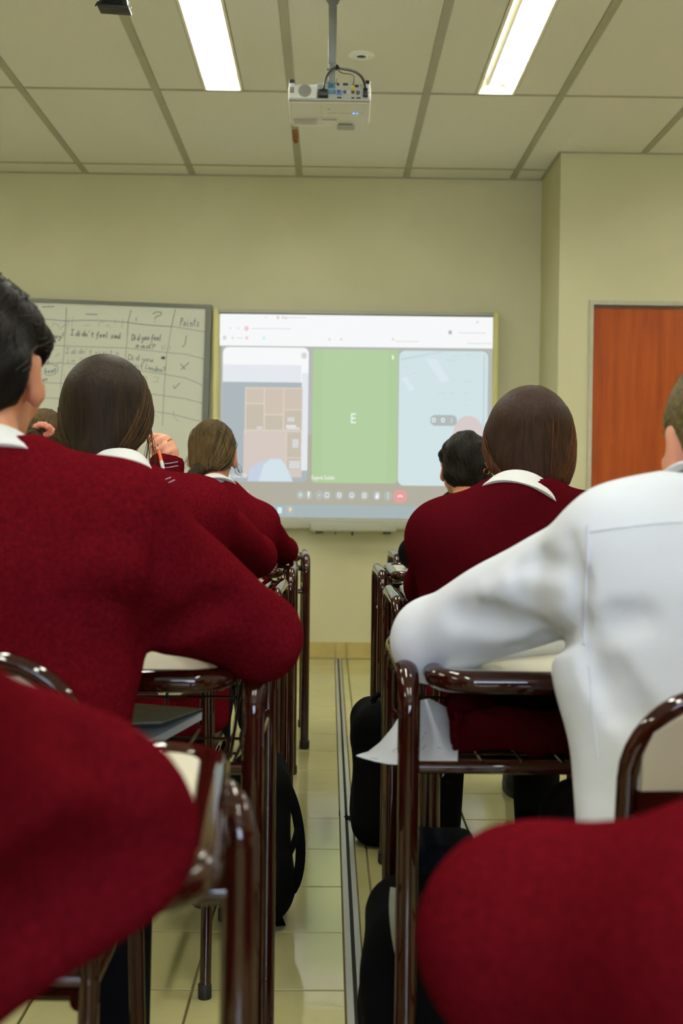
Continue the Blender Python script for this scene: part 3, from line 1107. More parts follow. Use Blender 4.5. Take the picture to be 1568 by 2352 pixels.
GL = {
    'I': [[(.1, 1), (.6, 1)], [(.35, 1), (.33, 0)], [(.05, 0), (.62, 0)]], 'i': [[(.15, .5), (.15, .05), (.25, 0)], [(.15, .72), (.17, .76)]],
    'd': [[(.45, .42), (.25, .5), (.05, .25), (.2, 0), (.45, .2)], [(.47, 1), (.45, .2), (.55, 0)]],
    'n': [[(.05, .5), (.08, 0)], [(.08, .3), (.25, .5), (.4, .4), (.42, 0)]], "'": [[(.12, 1), (.08, .8)]],
    't': [[(.2, .9), (.18, .1), (.35, 0)], [(0, .55), (.4, .58)]],
    'f': [[(.45, .85), (.3, .95), (.2, .7), (.16, -.35)], [(0, .4), (.4, .45)]],
    'e': [[(.05, .25), (.4, .3), (.3, .5), (.08, .35), (.1, .05), (.42, .05)]], 'l': [[(.15, 1), (.12, .1), (.25, 0)]],
    's': [[(.4, .48), (.12, .45), (.15, .3), (.38, .18), (.3, 0), (.02, .04)]],
    'a': [[(.4, .42), (.2, .5), (.05, .2), (.2, 0), (.4, .3), (.42, .5), (.42, .1), (.52, 0)]],
    'D': [[(.08, 1), (.05, 0)], [(.0, 1), (.4, .9), (.6, .5), (.45, .1), (.0, 0)]],
    'y': [[(.05, .5), (.1, .2), (.35, .2)], [(.45, .5), (.38, -.1), (.2, -.4), (.05, -.25)]],
    'o': [[(.25, .5), (.05, .25), (.2, 0), (.42, .2), (.3, .5), (.22, .48)]],
    'u': [[(.05, .5), (.08, .05), (.35, .08), (.42, .5), (.45, 0)]], 'v': [[(.02, .5), (.2, 0), (.42, .5)]],
    '?': [[(.05, .8), (.2, 1), (.45, .95), (.45, .7), (.2, .5), (.18, .28)], [(.18, .06), (.2, .02)]],
    '2': [[(.05, .8), (.2, 1), (.42, .85), (.3, .45), (.02, .02), (.5, .05)]], '0': [[(.25, 1), (.05, .6), (.1, .1), (.35, .05), (.45, .6), (.25, 1)]],
    '1': [[(.08, .75), (.25, 1), (.22, 0)]], 'L': [[(.2, 1), (.05, .1), (.4, .15)]], 'P': [[(.1, 1), (.05, 0)], [(.0, .95), (.35, .95), (.4, .7), (.1, .5)]],
    'h': [[(.08, 1), (.05, 0)], [(.06, .3), (.25, .5), (.4, .35), (.42, 0)]], 'p': [[(.08, .5), (.02, -.45)], [(.06, .4), (.3, .5), (.42, .25), (.25, .02), (.05, .1)]],
    '!': [[(.2, 1), (.15, .3)], [(.12, .05), (.14, .01)]], 'b': [[(.08, 1), (.05, 0), (.3, .0), (.42, .25), (.25, .48), (.06, .3)]],
    'r': [[(.08, .5), (.08, 0)], [(.08, .3), (.22, .5), (.38, .45)]], '-': [[(.0, .4), (.6, .42)]],
}
wrng = random.Random(3)


def zpx(zx, zy):
    return 60 + zx / 3.564, 680 + zy / 3.564


def ribbon(mb, pts, w_):
    w_ = w_ * .66
    P = [at(px, py, YBD) for px, py in pts]
    for p in P:
        p.y = YBD - .0006
    for a, b in zip(P, P[1:]):
        t = b - a
        if t.length < 1e-5:
            continue
        t.normalize()
        nn = Vector((-t.z, 0, t.x)) * w_ * .5
        e = t * w_ * .35
        mb.add([a - nn - e, b - nn + e, b + nn + e, a + nn - e], [(0, 1, 2, 3)])


def write(s, x0, y0, x1, y1, size, m, w_=.0052, name='handwriting'):
    """handwritten words from (x0, y0) to (x1, y1) along the base line"""
    mb = MB()
    adv = sum(.55 if c != ' ' else .35 for c in s)
    L = math.hypot(x1 - x0, y1 - y0)
    sx = L / adv
    ux, uy = (x1 - x0) / L, (y1 - y0) / L
    p = 0
    for c in s:
        if c in GL:
            jy = wrng.uniform(-.06, .06) * size
            for st in GL[c]:
                pts = []
                for (a, b) in st:
                    X = x0 + ux * (p + a * .95) * sx + (-uy) * 0 + b * size * .12
                    Y = y0 + uy * (p + a * .95) * sx - b * size + jy
                    pts.append(zpx(X, Y))
                ribbon(mb, pts, w_)
        p += .55 if c != ' ' else .35
    return tag(obj(name, mb, m, wb, smooth=False, fix=False), kind='stuff')


def stroke(lines, m, w_=.005, name='ruled_line'):
    mb = MB()
    for l in lines:
        ribbon(mb, [zpx(*p) for p in l], w_)
    return tag(obj(name, mb, m, wb, smooth=False, fix=False), kind='stuff')


stroke([[(330, 95), (325, 205), (318, 330)]], M_MARK)
stroke([[(318, 330), (310, 450), (285, 700), (278, 950)]], M_MARK2)
stroke([[(858, 112), (835, 210), (828, 330)]], M_MARK)
stroke([[(828, 330), (820, 430), (803, 590)]], M_MARK2)
stroke([[(1220, 108), (1190, 250)]], M_MARK)
stroke([[(1190, 250), (1150, 480), (1130, 750), (1115, 1060)]], M_MARK2)
stroke([[(100, 188), (200, 192), (325, 205), (470, 198), (600, 200), (835, 215)]], M_MARK3)
stroke([[(835, 218), (1000, 238), (1200, 250)]], M_MARK)
stroke([[(1200, 250), (1340, 272), (1470, 295)]], M_MARK2)
stroke([[(130, 398), (310, 408), (560, 418), (820, 425), (1155, 463), (1300, 475), (1400, 500), (1468, 520)]], M_MARK2)
stroke([[(140, 552), (290, 546)]], M_MARK2)
stroke([[(300, 552), (450, 560)]], M_MARK2)
stroke([[(800, 598), (960, 615), (1130, 640), (1300, 670), (1400, 710), (1465, 748)]], M_MARK2)
stroke([[(130, 708), (285, 715), (370, 722)]], M_MARK2)
stroke([[(980, 795), (1120, 815), (1300, 840), (1460, 882)]], M_MARK2)
stroke([[(60, 832), (280, 838)]], M_MARK2)
stroke([[(1030, 942), (1200, 968), (1440, 1030)]], M_MARK2)
write('happy!', 150, 350, 318, 345, 44, M_MARK, .0058)
write("I didn't feel sad", 360, 322, 770, 348, 46, M_MARK, .0058)
write('Did you feel', 862, 362, 1110, 362, 50, M_MARK, .0058)
write('sad?', 892, 418, 1060, 436, 40, M_MARK, .0055)
write("I didn't visit y", 318, 468, 760, 482, 42, M_MARK2, .0048)
write('in 2010', 332, 545, 580, 552, 44, M_MARK2, .0048)
write('Did you', 832, 520, 1040, 538, 46, M_MARK, .0046)
write('visit London?', 838, 578, 1140, 628, 44, M_MARK, .0046)
write('Points', 1258, 248, 1420, 246, 66, M_MARK, .005)
write('?', 1020, 216, 1120, 216, 82, M_MARK, .0055)
write('ny', 128, 486, 205, 484, 46, M_MARK2, .005)
write('rs', 140, 548, 192, 546, 34, M_MARK, .005)
write('beat', 150, 628, 250, 626, 40, M_MARK3, .005)
write('en', 130, 700, 178, 694, 36, M_MARK, .005)
stroke([[(146, 560), (210, 556), (258, 578), (262, 610), (230, 642), (180, 650), (150, 636)]], M_MARK3, .004, 'drawn_circle')
stroke([[(490, 149), (582, 151)]], M_MARK, .006, 'minus_sign')
stroke([[(132, 88), (228, 86)]], M_MARK, .006, 'minus_sign')
stroke([[(902, 178), (900, 205)]], M_MARK, .005, 'pen_mark')
stroke([[(1311, 325), (1303, 380), (1292, 408), (1276, 415)]], M_MARK, .005, 'pen_mark')
stroke([[(1262, 555), (1302, 600)], [(1332, 545), (1268, 602)]], M_MARK, .005, 'cross_mark')
stroke([[(1205, 732), (1216, 757), (1258, 710)]], M_MARK, .005, 'tick_mark')
stroke([[(272, 275), (325, 228)], [(240, 495), (272, 470)], [(240, 565), (285, 540)], [(735, 540), (780, 515)]], M_MARK2, .004, 'tick_mark')
stroke([[(205, 255), (225, 222), (262, 235), (268, 262)], [(350, 172), (342, 250)], [(385, 170), (372, 250)], [(470, 240), (528, 238)],
        [(590, 250), (600, 215), (640, 212)], [(650, 250), (672, 235), (690, 262)], [(790, 185), (785, 255)], [(730, 190), (728, 220)],
        [(1105, 405), (1115, 440), (1128, 400)], [(1140, 405), (1138, 442)], [(1160, 400), (1185, 420), (1160, 445)],
        [(945, 660), (990, 662), (985, 690), (940, 692)], [(1040, 660), (1085, 670), (1070, 705), (1035, 700)],
        [(310, 640), (318, 690)], [(340, 640), (338, 688)], [(1050, 960), (1080, 1000)], [(1205, 940), (1212, 1000)], [(1220, 1000), (1250, 1030)]], M_MARK2, .003, 'half_wiped_marks')
dm = MB()
cc = at(*zpx(1122, 506), YBD)
dm.lathe([(.0105, 0), (.0105, .003), (.008, .006)], (cc.x, YBD, cc.z), 16, Matrix.Rotation(R_(90), 3, 'X') @ Matrix.Diagonal((1.2, .8, 1)))
obj('round_magnet', dm, M_MARK, wb)

# ------------------------------------------------------------------ interactive board and the picture on it
M_POST = mat('cream_board_edge', (214, 208, 140), rough=0.45)
M_BOARD = mat('board_surface', (190, 190, 172), rough=0.45)
M_BFRAME = mat('board_frame_grey', (168, 168, 148), rough=0.4)
M_BDARK = mat('board_frame_dark', (74, 76, 62), rough=0.4)
YS = 6.67
ib = thing('interactive_board', (.15, YS, .78), 'cream edged interactive board showing a projected video call', 'board')
xl, xr = at(488, 800, YS).x, at(1146, 800, YS).x
zt, zbm = at(820, 714, YS).z, at(820, 1208, YS).z
pw = .0375
obj('board_surface', MB().box((xl + pw, YS + .004, zbm), (xr - pw, YS + .05, zt - .012)), M_BOARD, ib, False)
for x in (xl, xr - pw):
    obj('edge_post', MB().rbox((x + pw / 2, YS + .018, (zbm + zt) / 2 + .004), (pw, .06, zt - zbm + .01), .014, 4), M_POST, ib)
obj('top_rail', MB().box((xl + pw, YS - .008, zt - .02), (xr - pw, YS + .05, zt)), M_BFRAME, ib, False)
obj('top_rail_lip', MB().box((xl + pw, YS - .004, zt - .026), (xr - pw, YS + .004, zt - .02)), M_BDARK, ib, False)
obj('bottom_rail', MB().rbox(((xl + xr) / 2, YS + .015, zbm + .006), (xr - xl - 2 * pw, .06, .052), .01, 3), M_BFRAME, ib)
trx0, trx1 = at(712, 1210, YS).x, at(909, 1210, YS).x
trz0, trz1 = at(810, 1221, YS - .06).z, at(810, 1203, YS - .06).z
obj('pen_tray', MB().rbox(((trx0 + trx1) / 2, YS - .035, (trz0 + trz1) / 2), (trx1 - trx0, .08, trz1 - trz0), .008, 3), M_BFRAME, ib)
for (px, w_, h_) in ((733, .045, .012), (888, .045, .012), (770, .006, .018), (809, .012, .022)):
    c = at(px, 1222, YS - .04)
    tb = MB().box((c.x - w_ / 2, YS - .06, trz0 - h_), (c.x + w_ / 2, YS - .02, trz0 + .002))
    obj('tray_clip', tb, M_BLACKP, ib, False)

E_GREY1 = emit('picture_grey_upper', (180, 183, 178))
E_GREY2 = emit('picture_grey_lower', (176, 173, 158))
E_WHITE = emit('picture_white', (246, 247, 248))
E_PALE = emit('picture_pale', (228, 232, 238))
E_BG = emit('picture_blue_grey', (172, 182, 186))
E_SHELF = emit('picture_shelf', (206, 193, 178))
E_SHELF2 = emit('picture_shelf_shadow', (199, 189, 172))
E_SHELFL = emit('picture_shelf_edge', (220, 208, 194))
E_PINK = emit('picture_pink_wall', (212, 199, 192))
E_BLUE = emit('picture_blue_shirt', (196, 208, 226))
E_BLUE2 = emit('picture_light_shirt', (210, 224, 232))
E_GREEN = emit('picture_green', (175, 203, 155))
E_GREEN2 = emit('picture_green_light', (178, 206, 161))
E_CYAN = emit('picture_pale_blue', (209, 226, 229))
E_CYAN2 = emit('picture_pale_blue_light', (218, 231, 236))
E_CYAN3 = emit('picture_pale_blue_dark', (195, 211, 217))
E_TASK = emit('picture_task_bar', (166, 180, 182))
E_RED = emit('picture_red', (228, 158, 155))
E_TXT = emit('picture_text_white', (244, 246, 244))
E_SKIN = emit('picture_skin', (214, 202, 200))
E_FAINT = emit('picture_faint_marks', (214, 214, 214))
E_REDP = emit('picture_pale_red', (238, 205, 205))
E_CY = emit('picture_cyan_icon', (205, 240, 240))
E_PILL = emit('picture_dark_pill', (176, 184, 184))
E_YEL = emit('picture_yellow', (232, 215, 150))
PIC = {'n': 0}


def pic(name, poly, m, lay):
    """flat piece of the projected picture, given by its outline on the board"""
    P = []
    for (px, py) in poly:
        p = at(px, py, YS)
        p.y = YS + .004 - .0004 * (lay + 1)
        P.append(p)
    if (P[1] - P[0]).cross(P[2] - P[0]).y > 0:
        P.reverse()
    mb = MB().add(P, [tuple(range(len(P)))])
    return obj(name, mb, m, ib, False, fix=False)


SLX = .0128


def rect(x0, y0, x1, y1, r=0):
    """rectangle of the picture; its rows drop to the right as the board's do"""
    if not r:
        p = [(x0, y0), (x1, y0), (x1, y1), (x0, y1)]
    else:
        p = []
        for cx, cy, a0 in ((x1 - r, y0 + r, -90), (x1 - r, y1 - r, 0), (x0 + r, y1 - r, 90), (x0 + r, y0 + r, 180)):
            for k in range(7):
                a = R_(a0 + 15 * k)
                p.append((cx + r * math.cos(a), cy + r * math.sin(a)))
    return [skew(a, b) for a, b in p]


def skew(a, b):
    return (a - (b - 960) * .0135, b + (a - 820) * SLX * .85)


def ring_poly(cx, cy, r, n=18, sx=.85):
    return [skew(cx + r * sx * math.cos(2 * math.pi * k / n), cy + r * math.sin(2 * math.pi * k / n)) for k in range(n)]


PX0, PX1 = 506, 1131
pic('picture_background', rect(PX0, 716, PX1, 1162), E_GREY1, 0)
pic('picture_background', rect(PX0, 1000, PX1, 1162), E_GREY2, 1)
pic('browser_bar', rect(502, 719, PX1 - 2, 797), E_WHITE, 2)
pic('task_bar', rect(PX0, 1161, PX1 - 2, 1190), E_TASK, 2)
for (cx, cy, r, m) in ((635, 731, 4, E_REDP), (646, 731, 3, E_FAINT), (653, 732, 3, E_REDP), (563, 757, 6, E_REDP), (564, 779, 4, E_REDP), (603, 779, 4, E_CY),
                       (754, 780, 3, E_REDP), (781, 780, 3, E_REDP), (900, 778, 3, E_REDP), (1031, 761, 5, E_GREY1), (1093, 737, 3, E_FAINT), (532, 779, 3, E_FAINT),
                       (513, 779, 5, E_FAINT), (526, 757, 2, E_FAINT), (544, 757, 2, E_FAINT), (607, 731, 2, E_FAINT)):
    pic('browser_icon', ring_poly(cx, cy, r), m, 3)
for (x0, y, x1) in ((575, 757, 665), (540, 779, 556), (1050, 762, 1112), (1070, 786, 1125), (905, 783, 960), (648, 731, 700)):
    pic('address_text_line', rect(x0, y - .8, x1, y + .8), E_FAINT, 3)
# left call tile
T0 = rect(510, 800, 707, 1109, 13)
pic('call_tile', T0, E_BG, 3)
pic('tile_bright_wall', [p for p in rect(510, 800, 707, 905, 13) if True], E_WHITE, 4)
pic('tile_bright_wall', rect(510, 840, 690, 880), E_PALE, 5)
pic('tile_grey_wall', rect(510, 880, 694, 1000), E_BG, 5)
pic('tile_side_wall', rect(692, 858, 707, 1082), E_PALE, 6)
pic('tile_bookcase', rect(563, 893, 694, 990), E_SHELF, 6)
pic('tile_cupboard', rect(560, 990, 694, 1098), E_PINK, 6)
for r in ((563, 930, 606, 990), (610, 954, 650, 990), (654, 945, 692, 990), (660, 995, 692, 1080)):
    pic('tile_shelf_opening', rect(*r), E_SHELF2, 7)
for r in ((562, 892, 694, 894.5), (562, 892, 565, 1000), (605, 894, 608, 990), (649, 894, 652, 990), (565, 928, 606, 931), (608, 953, 650, 956), (652, 942, 692, 944), (562, 989, 694, 992), (657, 992, 659, 1070), (660, 1052, 692, 1054)):
    pic('tile_shelf_board', rect(*r), E_SHELFL, 8)
for r in ((657, 978, 680, 983, E_PALE), (658, 984, 688, 987, E_PALE), (660, 960, 676, 970, E_FAINT), (665, 1060, 690, 1078, E_FAINT), (672, 1010, 686, 1030, E_FAINT), (590, 982, 602, 988, E_FAINT)):
    pic('tile_shelf_object', rect(*r[:4]), r[4], 9)
pic('tile_blue_shirt', [skew(*p) for p in ((570, 1108), (575, 1078), (600, 1064), (626, 1055), (645, 1056), (656, 1068), (666, 1085), (674, 1108))], E_BLUE, 9)
pic('tile_blue_shirt', [skew(*p) for p in ((596, 1108), (606, 1070), (622, 1056), (645, 1056), (656, 1068), (674, 1108))], E_BLUE2, 10)
pic('microphone_off_icon', ring_poly(696, 818, 7.5), E_FAINT, 9)
# middle call tile
pic('call_tile', rect(717, 803, 913, 1110, 8), E_GREEN, 3)
pic('call_tile_glow', rect(740, 803, 890, 1108, 8), E_GREEN2, 4)  # lighter green middle: the projector's hot spot put into the colour
pic('microphone_off_icon', [skew(*p) for p in ((900, 813), (903, 822), (899, 826), (898, 818))], E_TXT, 5)
# right call tile
pic('call_tile', rect(915, 804, 1119, 1114, 14), E_CYAN, 3)
pic('tile_ceiling_edge', [skew(*p) for p in ((919, 826), (1020, 806), (1010, 806), (919, 822))], E_CYAN3, 4)
for q in (((975, 822), (1000, 822), (1030, 872), (1012, 878)), ((920, 868), (932, 864), (952, 892), (940, 898))):
    pic('tile_lamp_reflection', [skew(*p) for p in q], E_CYAN2, 4)
pic('tile_board_edge', rect(1108, 812, 1112, 1100), E_CYAN3, 4)
for (a, b, l) in ((1003, 900, 20), (1030, 900, 12), (1062, 900, 16), (1065, 873, 22), (1005, 890, 10), (1068, 812, 14), (1060, 928, 14), (945, 855, 10), (930, 843, 8), (1022, 824, 28), (1040, 815, 10)):
    pic('tile_board_writing', rect(a, b, a + l, b + 1.2), E_CYAN3, 4)
pic('tile_head', ring_poly(1076, 994, 42, 22, .84), E_SKIN, 4)
pic('tile_control_pill', rect(988, 951, 1049, 976, 11), E_PILL, 5)
for cx in (996, 1017):
    pic('tile_control_icon', rect(cx - 4, 958, cx + 4, 968, 2), E_TXT, 6)
    pic('tile_control_icon', rect(cx - 2, 960, cx + 2, 966), E_PILL, 7)
for cy in (959, 963, 967):
    pic('tile_control_dot', ring_poly(1037, cy, 1.3, 8), E_TXT, 6)
# call bar
for (cx, k) in ((692, 'w'), (711, 'm'), (735, 'c'), (753, 'v'), (781, 'f'), (810, 'o'), (839, 's'), (868, 'h'), (893, 'd')):
    pic('call_button', ring_poly(cx, 1138, 11, 20), E_GREY1, 2)
    if k == 'w':
        for dx, hh in ((-3, 3), (0, 6), (3, 3)):
            pic('button_icon', rect(cx + dx - .8, 1138 - hh, cx + dx + .8, 1138 + hh), E_CY, 3)
    elif k == 'm':
        pic('button_icon', rect(cx - 2, 1130, cx + 2, 1141, 2), E_TXT, 3)
        pic('button_icon', rect(cx - .8, 1141, cx + .8, 1146), E_TXT, 3)
    elif k == 'c':
        pic('button_icon', [skew(cx - 2, 1139), skew(cx, 1136), skew(cx + 2, 1139)], E_TXT, 3)
    elif k == 'd':
        for cy in (1133, 1138, 1143):
            pic('button_icon', ring_poly(cx, cy, 1.4, 8), E_TXT, 3)
    elif k == 'h':
        for q in range(4):
            pic('button_icon', rect(cx - 3 + q * 2, 1132 - (1 if q in (1, 2) else 0), cx - 1.7 + q * 2, 1139), E_TXT, 3)
        pic('button_icon', rect(cx - 4, 1138, cx + 4, 1145, 2), E_TXT, 3)
    else:
        pic('button_icon', ring_poly(cx, 1138, 6, 16) if k == 'o' else rect(cx - 4.5, 1132.5, cx + 4.5, 1143.5, 1.5), E_TXT, 3)
        pic('button_icon_hole', ring_poly(cx, 1138, 4.4, 16) if k == 'o' else rect(cx - 3.2, 1134, cx + 3.2, 1142, .8), E_GREY1, 4)
        if k == 'f':
            pic('button_icon', rect(cx - 3.2, 1137.4, cx + 3.2, 1138.6), E_TXT, 5)
        if k == 's':
            pic('button_icon', rect(cx - .8, 1135.4, cx + .8, 1140.6), E_TXT, 5)
        if k == 'o':
            pic('button_icon', rect(cx - 2, 1139.4, cx + 2, 1140.6), E_TXT, 5)
pic('hang_up_button', rect(905, 1124, 937, 1154, 13), E_RED, 2)
pic('hang_up_icon', [skew(*p) for p in ((915, 1141), (916, 1137.5), (921, 1136), (926, 1137.5), (927, 1141), (924, 1141), (923, 1138.8), (919, 1138.8), (918, 1141))], E_TXT, 3)
pic('info_icon', ring_poly(1041, 1139, 7, 18), E_TXT, 2)
pic('info_icon_hole', ring_poly(1041, 1139, 5.4, 18), E_GREY2, 3)
pic('info_icon', rect(1040.3, 1137, 1041.7, 1143), E_TXT, 4)
pic('task_icon', ring_poly(623, 1173, 6, 16), E_GREY1, 3)
pic('task_icon', ring_poly(623, 1173, 4.4, 16), E_TASK, 4)
pic('task_icon', rect(640, 1167, 650, 1181, 1), E_CY, 3)
pic('task_highlight', rect(659, 1163, 678, 1186), E_BG, 3)
for a, m in ((0, E_YEL), (120, E_RED), (240, E_GREEN2)):
    pic('task_icon', [skew(668, 1173)] + [skew(668 + 5.5 * math.cos(R_(a + 20 * k)), 1173 - 6.5 * math.sin(R_(a + 20 * k))) for k in range(7)], m, 4)
pic('task_icon', ring_poly(668, 1173, 2.3, 12), E_CYAN2, 5)


def ptext(name, s, px, py, hpx, m, lay, spacing=1.0, sx=.85):
    c = at(*skew(px, py), YS)
    M = Matrix.Translation((c.x, YS + .004 - .0004 * (lay + 1), c.z)) @ Matrix.Rotation(R_(90), 4, 'X') @ Matrix.Diagonal((sx, 1, 1, 1))
    return tag(obj(name, text_mb(s, hpx * .0025 / .7, M, 0, spacing), m, ib, smooth=False, fix=False), kind='stuff')


ptext('tile_initial', 'E', 804, 972, 23, E_TXT, 6)
ptext('tile_name', 'Hilario LAGOS', 507, 1100, 9.5, E_TXT, 11, .92, .78)
ptext('tile_name', 'Eugenia Sueldo', 717, 1102, 9, E_TXT, 6, .92, .74)
ptext('meeting_name', '4to 1a. Ext', 531, 1137, 9, E_TXT, 4, .92, .8)

# ------------------------------------------------------------------ desks and chairs
M_SEAT = mat('brown_seat_board', (70, 40, 28), rough=0.4)


def copy_tree(o, parent=None):
    c = o.copy()
    COL.objects.link(c)
    if parent is not None:
        c.parent = parent
    for ch in list(o.children):
        copy_tree(ch, c)
    return c


DW, TR, ZT = .68, .0155, .7195       # width over the side frames, tube radius, height of tube centre
DEP = .40                            # from near leg to far leg


def make_desk(label, short=False):
    t = thing('school_desk', (0, 0, 0), label, 'desk', 'brown tube framed school desks')
    for sx in (-1, 1):
        x = sx * DW / 2
        if short and sx > 0:
            # frame that turns in under the table top
            p = fillet([(x - .012, .10, .02), (x - .012, .10, ZT - .004), (x - .06, .18, ZT - .012)], .034, 8)
        else:
            p = fillet([(x, -DEP / 2, .02), (x, -DEP / 2, ZT), (x, DEP / 2, ZT), (x, DEP / 2, .02)], .055, 8)
        obj('side_frame', MB().tube(p, TR, 16), M_LACQ, t, local=True)
        for y in ((.10,) if short and sx > 0 else (-DEP / 2, DEP / 2)):
            obj('foot_cap', MB().lathe([(TR + .001, 0), (TR + .0035, .004), (TR + .003, .03), (TR + .0005, .032)], (x - (.012 if short and sx > 0 else 0), y, 0), 16), M_RUBBER, t, local=True)
    hx = DW / 2 - 2 * TR - .006
    y0, y1 = (-.245, .20) if not short else (-.133, .24)
    loop = fillet([(-hx, y0, ZT), (hx, y0, ZT), (hx, y1, ZT), (-hx, y1, ZT)], .05, 7, True)
    obj('table_rim', MB().tube(loop, TR, 14, True), M_LACQ, t, local=True)
    i_ = TR * .75
    inner = fillet([(-hx + i_, y0 + i_, ZT + .004), (hx - i_, y0 + i_, ZT + .004), (hx - i_, y1 - i_, ZT + .004), (-hx + i_, y1 - i_, ZT + .004)], .04, 7, True)
    obj('table_panel', MB().prism([p + Vector((0, 0, -.016)) for p in inner], (0, 0, .020)), M_LAMI, t, False, local=True)
    for y, z, r in ((-.195, .593, .0088), (.19, .655, .0115)):
        if short:
            continue
        obj('cross_rail', MB().tube([(-DW / 2 + .01, y, z), (DW / 2 - .01, y, z)], r, 12), M_LACQ, t, local=True)
    for sx in (-1, 1):
        if short and sx > 0:
            obj('stub', MB().tube([(DW / 2 - .01, .1, .70), (hx - .004, .1, ZT)], .008, 8), M_LACQ, t, local=True)
            continue
        for y, z in ((-.1, .655), (.1, .655)):
            obj('stub', MB().tube([(sx * DW / 2, y, ZT - .004), (sx * hx, y, ZT - .004)], .008, 8), M_LACQ, t, local=True)
        if short:
            continue
        obj('shelf_side_rail', MB().tube([(sx * (DW / 2 - .004), -.195, .593), (sx * (DW / 2 - .004), .19, .597)], .008, 8), M_LACQ, t, local=True)
    if short:
        obj('back_rail', MB().tube([(-DW / 2 + .01, .1, .64), (DW / 2 - .02, .1, .64)], .0115, 12), M_LACQ, t, local=True)
        return t
    wr = MB()
    for k in range(11):
        x = -.29 + .058 * k
        wr.tube(fillet([(x, -.195, .594), (x, .13, .580), (x, .175, .700)], .03, 4), .0026, 6)
    for y, z in ((-.08, .590), (.05, .584), (.150, .632)):
        wr.tube([(-.31, y, z - .003), (.31, y, z - .003)], .0026, 6)
    for sx in (-1, 1):
        wr.tube([(sx * .31, -.195, .594), (sx * .31, .13, .580), (sx * .31, .175, .70)], .0026, 6)
        wr.tube([(sx * .305, -.15, .598), (sx * .30, .12, .66), (sx * .30, .16, .70)], .0026, 6)
    tag(obj('wire_shelf', wr, M_WIRE, t, local=True), kind='stuff')
    return t


def make_chair(label):
    t = thing('school_chair', (0, 0, 0), label, 'chair', 'brown tube framed school chairs')
    r = .0112
    bx, zt = .198, .795
    p = fillet([(-bx, -.20, .015), (-bx, -.165, .45), (-bx, -.215, zt), (bx, -.215, zt), (bx, -.165, .45), (bx, -.20, .015)], [0, .06, .095, .095, .06, 0], 9)
    obj('back_frame', MB().tube(p, r, 14), M_LACQ, t, local=True)
    for sx in (-1, 1):
        q = fillet([(sx * .19, -.172, .425), (sx * .19, .18, .430), (sx * .197, .205, .015)], .05, 7)
        obj('front_leg', MB().tube(q, r, 12), M_LACQ, t, local=True)
        obj('leg_brace', MB().tube([(sx * .195, -.185, .20), (sx * .195, .185, .20)], .008, 8), M_LACQ, t, local=True)
        for y in (-.20, .205):
            obj('foot_cap', MB().lathe([(r + .002, 0), (r + .002, .026), (r + .0005, .028)], (sx * .197, y, 0), 12), M_RUBBER, t, local=True)
        b = MB().prism([(sx * .19, -.206, .690), (sx * .140, -.206, .690), (sx * .130, -.206, .681), (sx * .130, -.206, .669), (sx * .140, -.206, .660), (sx * .19, -.206, .660)], (0, -.006, 0))
        k = obj('back_bracket', b, M_LACQ, t, False, local=True)
        obj('rivet', MB().lathe([(.006, 0), (.005, .003), (.001, .004)], (sx * .142, -.212, .675), 12, Matrix.Rotation(R_(90), 3, 'X')), M_RIVET, k, local=True)
    # bent back panel
    rows = []
    for j in range(9):
        z = .575 + .205 * j / 8
        c = abs(j - 4) / 4
        hw = .186 - (.05 * max(0, c - .55) ** 2 * 5 if c > .55 else 0)
        rows.append([(hw * (i / 6 - 1), -.196 - (z - .575) * .14 + .012 * (1 - (i / 6 - 1) ** 2), z) for i in range(13)])
    obj('back_panel', MB().grid(rows, .008), M_LAMI2, t, local=True)
    obj('seat', MB().rbox((0, .015, .447), (.39, .38, .014), .006, 2), M_SEAT, t, local=True)
    obj('seat_rail', MB().tube([(-.19, .17, .43), (.19, .17, .43)], .009, 8), M_LACQ, t, local=True)
    obj('seat_rail', MB().tube([(-.19, -.16, .43), (.19, -.16, .43)], .009, 8), M_LACQ, t, local=True)
    return t


DESKS = [  # aisle frame x, y of near leg, side, turn, label
    (-.100, 1.585, -1, 0, 'brown tube framed desk under the elbow of the black haired boy at the left'),
    (-.128, 2.83, -1, -.6, 'brown tube framed desk in front of the girl with the raised hand'),
    (-.118, 3.585, -1, .3, 'brown tube framed desk fourth along the left of the aisle, under the plaited girl\'s elbow'),
    (-.092, 4.37, -1, 2.4, 'brown tube framed desk farthest along the left side of the aisle'),
    (.113, 1.60, 1, 0, 'brown tube framed desk under the white shirted boy\'s elbow, papers on its shelf'),
    (.158, 2.64, 1, .5, 'brown tube framed desk in front of the girl with smooth brown hair at the right'),
    (.162, 3.52, 1, .6, 'brown tube framed desk on the right of the aisle under the black sleeve'),
    (.262, 4.47, 1, .8, 'brown tube framed desk farthest along the right side of the aisle'),
    (-.95, 4.2, -1, 0, 'brown tube framed desk of the girl with the pink scrunchie'),
]
proto = None
for (xa, yn, sd, rz, lab) in DESKS:
    if proto is None:
        proto = make_desk(lab)
        d = proto
    else:
        d = copy_tree(proto)
        d['label'] = lab
    d.location = (xa + sd * DW / 2, yn + DEP / 2, 0)
    d.rotation_euler.z = R_(rz)
d = make_desk('brown tube framed desk nearest the camera at the lower left, cream top and bent leg', True)
d.location = (-.0515 - DW / 2, .845, 0)
d.rotation_euler.z = R_(4)

